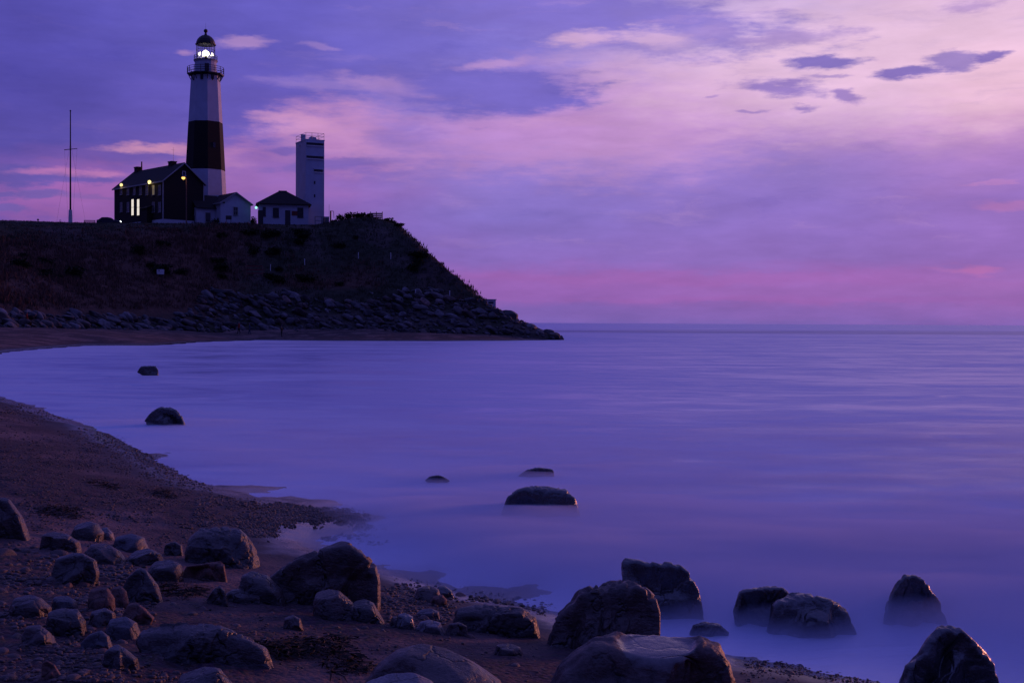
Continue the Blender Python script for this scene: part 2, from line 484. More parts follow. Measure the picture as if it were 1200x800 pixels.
class MB:
    """collects simple solids, then links them as one mesh"""
    def __init__(s):
        s.bm = bmesh.new()
    def face(s, pts):
        s.bm.faces.new([s.bm.verts.new(p) for p in pts])
    def solid(s, pts, faces):
        v = [s.bm.verts.new(p) for p in pts]
        for f in faces:
            s.bm.faces.new([v[i] for i in f])
        return s
    def box(s, x0, x1, y0, y1, z0, z1):
        p = [(x, y, z) for z in (z0, z1) for y in (y0, y1) for x in (x0, x1)]
        return s.solid(p, [(0, 2, 3, 1), (4, 5, 7, 6), (0, 1, 5, 4), (2, 6, 7, 3), (0, 4, 6, 2), (1, 3, 7, 5)])
    def prism(s, poly, lo, hi, axis='y'):
        """polygon in the plane across `axis`, pushed from lo to hi"""
        n = len(poly)
        def P(a, b, c):
            return {'y': (a, c, b), 'x': (c, a, b), 'z': (a, b, c)}[axis]
        pts = [P(a, b, lo) for a, b in poly] + [P(a, b, hi) for a, b in poly]
        return s.solid(pts, [tuple(range(n - 1, -1, -1)), tuple(range(n, 2 * n))] + [(i, (i + 1) % n, n + (i + 1) % n, n + i) for i in range(n)])
    def tube(s, a, b, r0, r1=None, n=8, cap=True):
        a, b = Vector(a), Vector(b)
        r1 = r0 if r1 is None else r1
        z = (b - a).normalized()
        x = z.orthogonal().normalized()
        y = z.cross(x)
        ring = [[s.bm.verts.new(c + (x * math.cos(t) + y * math.sin(t)) * r) for t in [2 * math.pi * i / n for i in range(n)]] for c, r in ((a, r0), (b, r1))]
        for i in range(n):
            s.bm.faces.new([ring[0][i], ring[0][(i + 1) % n], ring[1][(i + 1) % n], ring[1][i]])
        if cap:
            s.bm.faces.new(ring[0][::-1])
            s.bm.faces.new(ring[1])
        return s
    def lathe(s, prof, n=8, rot=0.0, c=(0, 0), caps=True):
        """profile [(r, z)] turned about the vertical through c"""
        rings = [[s.bm.verts.new((c[0] + r * math.sin(rot + 2 * math.pi * i / n), c[1] - r * math.cos(rot + 2 * math.pi * i / n), z)) for i in range(n)] for r, z in prof]
        for k in range(len(rings) - 1):
            for i in range(n):
                j = (i + 1) % n
                s.bm.faces.new([rings[k][i], rings[k][j], rings[k + 1][j], rings[k + 1][i]])
        if caps:
            s.bm.faces.new(rings[0][::-1])
            s.bm.faces.new(rings[-1])
        return s
    def ball(s, c, r, n=12):
        m = Matrix.Translation(c) @ Matrix.Diagonal((*([r] * 3 if isinstance(r, (int, float)) else r), 1))
        bmesh.ops.create_uvsphere(s.bm, u_segments=n, v_segments=max(6, n // 2), radius=1, matrix=m)
        return s
    def build(s, name, mat, parent=None, smooth=False, bevel=0.0):
        bmesh.ops.recalc_face_normals(s.bm, faces=s.bm.faces[:])
        me = bpy.data.meshes.new(name)
        s.bm.to_mesh(me)
        s.bm.free()
        o = link(name, me, mat, parent, smooth)
        if bevel:
            b = o.modifiers.new('bevel', 'BEVEL')
            b.width, b.segments, b.limit_method = bevel, 2, 'ANGLE'
        return o

# ---------------------------------------------------------------- materials
def new_mat(name):
    m = bpy.data.materials.new(name)
    m.use_nodes = True
    g = NT(m.node_tree)
    p = m.node_tree.nodes['Principled BSDF']
    return m, g, p
def C4(c):
    return (*c, 1.0)
def plain(name, c, rough=0.8, var=0.12, scale=1.5, bump=0.0, spec=0.3, metal=0.0):
    m, g, p = new_mat(name)
    co = g.n('ShaderNodeTexCoord').outputs['Object']
    nz = g.noise(co, scale, 5, 0.6)
    f = g.rng(nz, 0.3, 0.7, 1 - var, 1 + var, False)
    cb = g.n('ShaderNodeCombineXYZ')
    for i in range(3):
        g.put(cb.inputs[i], f)
    g.put(p.inputs['Base Color'], g.mix(1.0, C4(c), cb.outputs[0], 'MULTIPLY'))
    p.inputs['Roughness'].default_value = rough
    p.inputs['Specular IOR Level'].default_value = spec
    p.inputs['Metallic'].default_value = metal
    if bump:
        b = g.n('ShaderNodeBump')
        b.inputs['Strength'].default_value = bump
        b.inputs['Distance'].default_value = 0.05
        g.put(b.inputs['Height'], g.noise(co, scale * 6, 4, 0.6))
        g.put(p.inputs['Normal'], b.outputs[0])
    return m
def glow(name, c, k, base=(0.5, 0.5, 0.5)):
    m, g, p = new_mat(name)
    p.inputs['Base Color'].default_value = C4(base)
    p.inputs['Emission Color'].default_value = C4(c)
    p.inputs['Emission Strength'].default_value = k
    return m
def rock_mat(name, c1, c2, rough=0.75, scale=3.0, bump=0.5, spec=0.5, wet=0.0, speck=0.42, varied=False, pool=False, crack=0.6):
    m, g, p = new_mat(name)
    co = g.n('ShaderNodeTexCoord').outputs['Object']
    if varied:
        ri = g.n('ShaderNodeObjectInfo').outputs['Random']
        off = g.n('ShaderNodeCombineXYZ')
        for i, k in enumerate((37.0, 91.0, 13.0)):
            g.put(off.inputs[i], g.m('MULTIPLY', ri, k))
        co = g.vm('ADD', co, off.outputs[0])
    big = g.noise(co, scale * 0.5, 4, 0.6, 0.4)
    med = g.noise(g.mapping(co, scale=(1, 1, 2.4)), scale * 2.2, 6, 0.65)
    fin = g.noise(co, scale * 14, 4, 0.7)
    col = g.mix(g.rng(big, 0.36, 0.62), C4(c1), C4(c2))
    f = g.rng(med, 0.3, 0.72, 0.7, 1.25, False)
    f2 = g.rng(fin, 0.32, 0.7, 1 - speck, 1 + speck, False)
    cb = g.n('ShaderNodeCombineXYZ')
    ff = g.m('MULTIPLY', f, f2)
    if varied:
        ff = g.m('MULTIPLY', ff, g.rng(ri, 0.0, 1.0, 0.6, 1.45, False))
    for i in range(3):
        g.put(cb.inputs[i], ff)
    col = g.mix(1.0, col, cb.outputs[0], 'MULTIPLY')
    if varied:
        rr = g.m('FRACT', g.m('MULTIPLY', ri, 7.31))
        col = g.mix(g.rng(rr, 0.45, 0.9, 0, 0.75), col, g.mix(1.0, col, (1.25, 0.8, 0.62, 1), 'MULTIPLY'))
    wv = g.vm('ADD', co, g.vm('SCALE', g.noise(co, scale * 0.9, 4, 0.6, out=1), scale=0.5 / scale * 3))
    vo = g.n('ShaderNodeTexVoronoi', feature='DISTANCE_TO_EDGE')
    g.put(vo.inputs['Vector'], g.mapping(wv, rot=0.5, scale=(1, 1, 0.55)))
    vo.inputs['Scale'].default_value = scale * crack
    ck = g.rng(vo.outputs['Distance'], 0.0, 0.035, 1.0, 0.0)
    ck = g.m('MULTIPLY', ck, g.rng(big, 0.40, 0.52))
    col = g.mix(g.m('MULTIPLY', ck, 0.6), col, (0.012, 0.010, 0.011, 1))
    st = g.noise(g.mapping(co, (3, 8, 1), scale=(1.6, 1.6, 0.4)), scale, 5, 0.65)
    col = g.mix(g.rng(st, 0.54, 0.68, 0, 0.5), col, g.mix(1.0, col, (0.34, 0.32, 0.32, 1), 'MULTIPLY'))
    col = g.mix(g.rng(st, 0.42, 0.30, 0, 0.5), col, g.mix(1.0, col, (2.2, 1.9, 1.75, 1), 'MULTIPLY'))
    g.put(p.inputs['Base Color'], col)
    g.put(p.inputs['Roughness'], g.rng(med, 0.3, 0.7, max(0.05, rough - 0.16), min(1, rough + 0.16), False))
    p.inputs['Specular IOR Level'].default_value = spec
    if pool:      # a shallow wet hollow in the crown
        wa = g.n('ShaderNodeAttribute')
        wa.attribute_name = 'wet'
        pm = g.rng(g.m('ADD', wa.outputs['Fac'], g.m('MULTIPLY', g.m('SUBTRACT', med, 0.5), 0.9)), 0.35, 0.6)
        g.put(p.inputs['Roughness'], g.m('SUBTRACT', 0.52, g.m('MULTIPLY', pm, g.rng(fin, 0.4, 0.6, 0.24, 0.40))))
        g.put(p.inputs['Specular IOR Level'], g.rng(pm, 0, 1, 0.5, 1.0))
    h = g.m('ADD', g.m('MULTIPLY', med, 0.7), g.m('MULTIPLY', fin, 0.22))
    h = g.m('ADD', h, g.m('MULTIPLY', g.noise(co, scale * 5, 4, 0.6), 0.4))
    h = g.m('SUBTRACT', h, g.m('MULTIPLY', ck, 0.5))
    b = g.n('ShaderNodeBump')
    b.inputs['Strength'].default_value = bump
    if pool:
        g.put(b.inputs['Strength'], g.rng(pm, 0, 1, bump, bump * 0.25))
    b.inputs['Distance'].default_value = 0.055
    g.put(b.inputs['Height'], h)
    g.put(p.inputs['Normal'], b.outputs[0])
    return m

def sand_material():
    m, g, p = new_mat('sand')
    geo = g.n('ShaderNodeNewGeometry').outputs['Position']
    sp = g.n('ShaderNodeSeparateXYZ')
    g.put(sp.inputs[0], geo)
    z = sp.outputs[2]
    n_big = g.noise(geo, 0.35, 5, 0.6)
    n_mid = g.noise(geo, 2.2, 6, 0.65)
    n_fin = g.noise(geo, 26, 4, 0.7)
    vor = g.n('ShaderNodeTexVoronoi')
    g.put(vor.inputs['Vector'], geo)
    vor.inputs['Scale'].default_value = 22
    dry = g.mix(g.rng(n_mid, 0.35, 0.65), (0.18, 0.118, 0.108, 1), (0.115, 0.076, 0.074, 1))
    grav = g.mix(0.55, (0.05, 0.038, 0.042, 1), vor.outputs['Color'], 'MULTIPLY')
    gm = g.m('MULTIPLY', g.rng(n_big, 0.40, 0.54, 0, 0.95), g.rng(n_fin, 0.4, 0.55, 0.35, 1.0))
    dry = g.mix(gm, dry, grav)
    wet = g.rng(g.m('ADD', z, g.m('MULTIPLY', g.m('SUBTRACT', n_big, 0.5), 0.16)), 0.30, 0.06)
    col = g.mix(wet, dry, (0.040, 0.031, 0.034, 1))
    f = g.rng(n_fin, 0.25, 0.75, 0.72, 1.25, False)
    cb = g.n('ShaderNodeCombineXYZ')
    for i in range(3):
        g.put(cb.inputs[i], f)
    g.put(p.inputs['Base Color'], g.mix(1.0, col, cb.outputs[0], 'MULTIPLY'))
    film = g.rng(g.m('ADD', z, g.m('MULTIPLY', g.m('SUBTRACT', n_mid, 0.5), 0.10)), 0.13, 0.05)
    g.put(p.inputs['Roughness'], g.m('SUBTRACT', g.rng(wet, 0, 1, 0.92, 0.6, False), g.m('MULTIPLY', film, 0.4)))
    g.put(p.inputs['Specular IOR Level'], g.m('ADD', g.rng(wet, 0, 1, 0.15, 0.18, False), g.m('MULTIPLY', film, 0.5)))
    b = g.n('ShaderNodeBump')
    g.put(b.inputs['Strength'], g.rng(wet, 0, 1, 0.85, 0.10, False))
    b.inputs['Distance'].default_value = 0.05
    h = g.m('ADD', g.m('MULTIPLY', n_mid, 0.8), g.m('MULTIPLY', n_fin, 0.3))
    h = g.m('ADD', h, g.m('MULTIPLY', vor.outputs['Distance'], -0.4))
    g.put(b.inputs['Height'], h)
    g.put(p.inputs['Normal'], b.outputs[0])
    return m

def turf_material():
    m, g, p = new_mat('turf')
    geo = g.n('ShaderNodeNewGeometry').outputs['Position']
    a = g.n('ShaderNodeAttribute')
    a.attribute_name = 'russet'
    n1 = g.noise(geo, 0.12, 5, 0.6)
    n2 = g.noise(geo, 0.9, 5, 0.65)
    green = g.mix(g.rng(n2, 0.35, 0.65), (0.034, 0.038, 0.026, 1), (0.062, 0.060, 0.044, 1))
    soil = g.mix(g.rng(n2, 0.35, 0.65), (0.14, 0.108, 0.098, 1), (0.075, 0.062, 0.060, 1))
    col = g.mix(g.rng(n1, 0.48, 0.6, 0, 0.7), green, soil)
    ba = g.n('ShaderNodeAttribute')
    ba.attribute_name = 'bare'
    col = g.mix(g.m('MULTIPLY', ba.outputs['Fac'], g.rng(n1, 0.38, 0.5, 0.3, 0.95)), col, g.mix(g.rng(n2, 0.35, 0.65), (0.085, 0.060, 0.052, 1), (0.045, 0.036, 0.036, 1)))
    rus = g.mix(g.rng(n2, 0.3, 0.7), (0.15, 0.082, 0.062, 1), (0.09, 0.054, 0.046, 1))
    col = g.mix(a.outputs['Fac'], col, rus)
    g.put(p.inputs['Base Color'], col)
    p.inputs['Roughness'].default_value = 1.0
    p.inputs['Specular IOR Level'].default_value = 0.05
    b = g.n('ShaderNodeBump')
    b.inputs['Strength'].default_value = 1.0
    b.inputs['Distance'].default_value = 0.6
    g.put(b.inputs['Height'], n2)
    g.put(p.inputs['Normal'], b.outputs[0])
    return m

def water_material():
    m, g, p = new_mat('sea_water')
    geo = g.n('ShaderNodeNewGeometry').outputs['Position']
    fa = g.n('ShaderNodeAttribute')
    fa.attribute_name = 'foam'
    foam = fa.outputs['Fac']
    sp = g.n('ShaderNodeSeparateXYZ')
    g.put(sp.inputs[0], geo)
    dist = g.vm('LENGTH', geo)
    n_a = g.noise(g.mapping(geo, rot=R(20), scale=(0.06, 0.11, 1)), 1.0, 6, 0.62, 0.8)
    n_b = g.noise(g.mapping(geo, rot=R(12), scale=(0.30, 0.55, 1)), 1.0, 7, 0.64, 1.0)
    n_c = g.noise(g.mapping(geo, (40, 11, 0), R(3), (0.0022, 0.014, 1)), 1.0, 5, 0.6)
    # milk: long exposed foam hanging over the water
    mk = g.m('ADD', g.m('MULTIPLY', g.m('SUBTRACT', n_a, 0.5), 2.9), g.m('MULTIPLY', g.m('SUBTRACT', n_b, 0.5), 2.6))
    mk = g.m('ADD', mk, foam)
    far = g.m('MULTIPLY', g.m('SUBTRACT', n_c, 0.5), g.rng(dist, 120, 320, 0.0, 1.7))
    mk = g.m('ADD', mk, far)
    mk = g.m('MAXIMUM', g.m('MINIMUM', mk, 1.0), 0.0)
    # a strip of wind-ruffled darker water well offshore
    band = g.m('MULTIPLY', g.rng(sp.outputs[1], 330, 400), g.rng(sp.outputs[1], 620, 480))
    band = g.m('MULTIPLY', band, g.rng(n_c, 0.36, 0.56))
    mk = g.m('MULTIPLY', mk, g.m('SUBTRACT', 1.0, g.m('MULTIPLY', band, 0.8)))
    col = g.mix(mk, (0.05, 0.05, 0.10, 1), (0.50, 0.55, 0.60, 1))
    b = g.n('ShaderNodeBump')
    g.put(b.inputs['Strength'], g.rng(dist, 20, 400, 0.30, 0.8, False))
    b.inputs['Distance'].default_value = 0.5
    h1 = g.noise(g.mapping(geo, rot=R(14), scale=(0.16, 0.34, 1)), 1.0, 6, 0.6, 0.8)
    g.put(b.inputs['Height'], h1)
    nt = m.node_tree
    df, gl, mx = g.n('ShaderNodeBsdfDiffuse'), g.n('ShaderNodeBsdfGlossy'), g.n('ShaderNodeMixShader')
    fr = g.n('ShaderNodeFresnel')
    fr.inputs[0].default_value = 1.33
    for nd in (df, gl, fr):
        g.put(nd.inputs['Normal'], b.outputs[0])
    g.put(df.inputs['Color'], col)
    gl.inputs['Color'].default_value = (0.64, 0.67, 0.92, 1)
    g.put(gl.inputs['Roughness'], g.rng(mk, 0, 1, 0.28, 0.5, False))
    k = g.m('MULTIPLY', g.rng(mk, 0, 1, 0.78, 0.5, False), g.m('SUBTRACT', 1.0, g.m('MULTIPLY', band, 0.45)))
    g.put(mx.inputs[0], g.m('MULTIPLY', fr.outputs[0], k))
    nt.links.new(df.outputs[0], mx.inputs[1])
    nt.links.new(gl.outputs[0], mx.inputs[2])
    nt.links.new(mx.outputs[0], nt.nodes['Material Output'].inputs[0])
    nt.nodes.remove(p)
    return m

def mist_material(density=1.6):
    m = bpy.data.materials.new('sea_mist')
    m.use_nodes = True
    nt = m.node_tree
    nt.nodes.clear()
    o = nt.nodes.new('ShaderNodeOutputMaterial')
    v = nt.nodes.new('ShaderNodeVolumePrincipled')
    v.inputs['Color'].default_value = (0.68, 0.73, 0.88, 1)
    v.inputs['Density'].default_value = density
    v.inputs['Anisotropy'].default_value = 0.0
    nt.links.new(v.outputs[0], o.inputs['Volume'])
    return m

M = {}
M['sand'] = sand_material()
M['turf'] = turf_material()
M['water'] = water_material()
M['mist'] = mist_material()
M['grey_rock'] = rock_mat('grey_granite', (0.066, 0.050, 0.049), (0.026, 0.021, 0.023), 0.36, 3.2, 0.6)
M['brown_rock'] = rock_mat('brown_granite', (0.080, 0.050, 0.046), (0.036, 0.026, 0.026), 0.38, 3.0, 0.6)
M['red_rock'] = rock_mat('reddish_stone', (0.15, 0.070, 0.052), (0.085, 0.046, 0.040), 0.68, 3.4, 0.5)
M['pale_rock'] = rock_mat('pale_quartz', (0.19, 0.17, 0.18), (0.09, 0.082, 0.09), 0.5, 4.0, 0.4)
M['blue_rock'] = rock_mat('bluish_slate', (0.070, 0.066, 0.078), (0.040, 0.038, 0.046), 0.45, 4.0, 0.4)
M['wet_rock'] = rock_mat('wet_dark_granite', (0.040, 0.034, 0.036), (0.018, 0.016, 0.019), 0.17, 2.6, 0.38, 1.0)
M['pool_rock'] = rock_mat('hollowed_brown_granite', (0.080, 0.050, 0.046), (0.040, 0.029, 0.030), 0.5, 3.0, 0.5, pool=True)
M['cobble'] = rock_mat('cobblestone', (0.10, 0.060, 0.052), (0.050, 0.036, 0.037), 0.55, 9.0, 0.35, varied=True)
M['pebble'] = rock_mat('pebble', (0.105, 0.070, 0.064), (0.032, 0.025, 0.026), 0.5, 7.0, 0.15, 0.3, speck=0.5)
M['armour'] = rock_mat('armour_stone', (0.13, 0.117, 0.13), (0.045, 0.041, 0.048), 0.7, 1.1, 1.0, varied=True)

# ---------------------------------------------------------------- ground, headland, sea, mist
def build_ground():
    na, nr = 760, 430
    ang = np.concatenate([np.linspace(-180, -42, 80, endpoint=False), np.linspace(-42, 42, na - 160, endpoint=False), np.linspace(42, 180, 80)])
    rad = np.concatenate([np.geomspace(0.4, 4.5, 24, endpoint=False), np.geomspace(4.5, 60, nr - 84, endpoint=False), np.geomspace(60, 620, 60)])
    A, Rr = np.meshgrid(np.radians(ang), rad)
    X, Y = Rr * np.sin(A), Rr * np.cos(A)
    Z = beach_z(X, Y)
    hz = head_z(X, Y)
    Z = np.where(hz > 1.4, np.minimum(Z, 0.9), Z)
    me = mesh_np('beach', np.stack([X, Y, Z], -1).reshape(-1, 3), grid_faces(len(rad), len(ang))[:, ::-1])
    o = link('beach', me, M['sand'], smooth=True)
    tag(o, kind='structure')
    xs, ys = np.arange(-230, 22, 0.8), np.arange(118, 345, 0.8)
    X, Y = np.meshgrid(xs, ys)
    Z = head_z(X, Y)
    me = mesh_np('headland', np.stack([X, Y, Z], -1).reshape(-1, 3), grid_faces(len(ys), len(xs)))
    attr(me, 'russet', russet(X, Y))
    dF, dE = head_d(X, Y)
    attr(me, 'bare', sstep(4, 8, dE) * (1 - sstep(19, 24, dE)) * sstep(4, 10, dF))
    tag(link('headland', me, M['turf'], smooth=True), kind='structure')
def russet(X, Y):
    """patches of reddish brush on the slope"""
    d = np.minimum(*head_d(X, Y))
    n = fbm(np.stack([X, Y], -1).reshape(-1, 2) * 0.12, 3, 31).reshape(d.shape)
    a = sstep(-40, -50, X) * sstep(1, 5, d) * (1 - sstep(20, 34, d + 14 * n))
    b = sstep(9, 11, d) * (1 - sstep(13, 19, d + 8 * n)) * sstep(-40, -36, X) * (1 - sstep(-26, -20, X)) * 0.8
    return np.clip(a + b + 0.12 * sstep(0.15, 0.3, n) * sstep(4, 8, d) * (1 - sstep(22, 30, d)), 0, 1)
def build_sea():
    ang = np.linspace(-100, 130, 460)
    rad = np.concatenate([np.geomspace(3, 420, 330, endpoint=False), np.geomspace(420, 40000, 60)])
    A, Rr = np.meshgrid(np.radians(ang), rad)
    X, Y = Rr * np.sin(A), Rr * np.cos(A)
    s = -sdist(X, Y, LAND)
    me = mesh_np('sea', np.stack([X, Y, 0 * X], -1).reshape(-1, 3), grid_faces(len(rad), len(ang))[:, ::-1])
    foam = 0.34 + 0.22 * np.exp(-np.maximum(s, 0) / 9) + 0.16 * np.exp(-np.maximum(s, 0) / 40)
    # surf washing the shore and churned milky around the rocks that stand in it
    foam = foam + 0.34 * np.exp(-((s - 2.0) / np.where(Y > 100, 9.0, 4.0)) ** 2)
    for lab, pts, kw in SEA_ROCKS:
        q = np.array(pts, float)
        v = atz(q[:, 0].mean(), q[:, 1].max() - 4)
        w = (q[:, 0].max() - q[:, 0].min()) / 2 * v.y / FPX
        dd = np.maximum(np.hypot(X - v.x, (Y - v.y - w * 0.4)) - w, 0)
        foam = foam + 0.30 * np.exp(-dd / (0.9 + 0.4 * w))
    attr(me, 'foam', foam)
    tag(link('sea', me, M['water'], smooth=True), kind='structure')
def build_mist():
    """a low bank of spray and washed foam over the shallows, thinning to nothing at its rim"""
    xs = np.arange(-30, 26, 0.2)
    ys = np.arange(7, 47, 0.2)
    X, Y = np.meshgrid(xs, ys)
    s = -sdist(X, Y, LAND)
    p = np.stack([X, Y], -1).reshape(-1, 2)
    n = fbm(p * np.array([0.22, 0.40]), 4, 40).reshape(X.shape)
    n2 = fbm(p * np.array([0.8, 1.4]), 4, 44).reshape(X.shape)
    edge = sstep(-0.8, 2.0, s + 1.0 * n)
    rim = sstep(46, 14, Y) ** 1.6 * sstep(25.5, 14, X - 0.1 * Y + 2) * sstep(-29, -18, X)
    near = 1.0 - 0.78 * sstep(12.5, 21, np.hypot(X, Y))
    T = (0.29 * near + 0.12 * n + 0.09 * n2) * edge * rim
    for lab, pts, kw in SEA_ROCKS:          # spray hangs round each rock that stands clear of the shore
        q = np.array(pts, float)
        v = atz(q[:, 0].mean(), q[:, 1].max() - 3)
        if 13 < v.y < 44:
            w = (q[:, 0].max() - q[:, 0].min()) / 2 * v.y / FPX
            dd = np.maximum(np.hypot((X - v.x) * 0.6, Y - v.y - 0.3 * w) - w * 0.9, 0)
            T = np.maximum(T, 0) + (0.035 + 0.03 * n2) * np.exp(-(dd / (0.5 + 0.6 * w)) ** 2)
    T = np.maximum(T, 0.0)
    Zt = np.where(T > 0.002, T, -0.05)
    nv = X.size
    top = np.stack([X, Y, Zt], -1).reshape(-1, 3)
    bot = np.stack([X, Y, 0 * X - 0.9], -1).reshape(-1, 3)
    F = grid_faces(len(ys), len(xs))
    nr, nc = len(ys), len(xs)
    idx = np.arange(nv).reshape(nr, nc)
    loop = np.concatenate([idx[0, :-1], idx[:-1, -1], idx[-1, :0:-1], idx[:0:-1, 0]])
    nxt = np.roll(loop, -1)
    side = np.stack([loop, loop + nv, nxt + nv, nxt], -1)
    me = mesh_np('mist', np.concatenate([top, bot]), np.concatenate([F, F[:, ::-1] + nv, side]))
    o = link('mist', me, M['mist'], smooth=False)
    tag(o, 'low milky mist of blurred surf over the shallow water', 'mist', kind='stuff')

# ---------------------------------------------------------------- the stones one can name: reference outlines
BEACH, SURF = 'boulders on the beach', 'rocks standing in the surf'
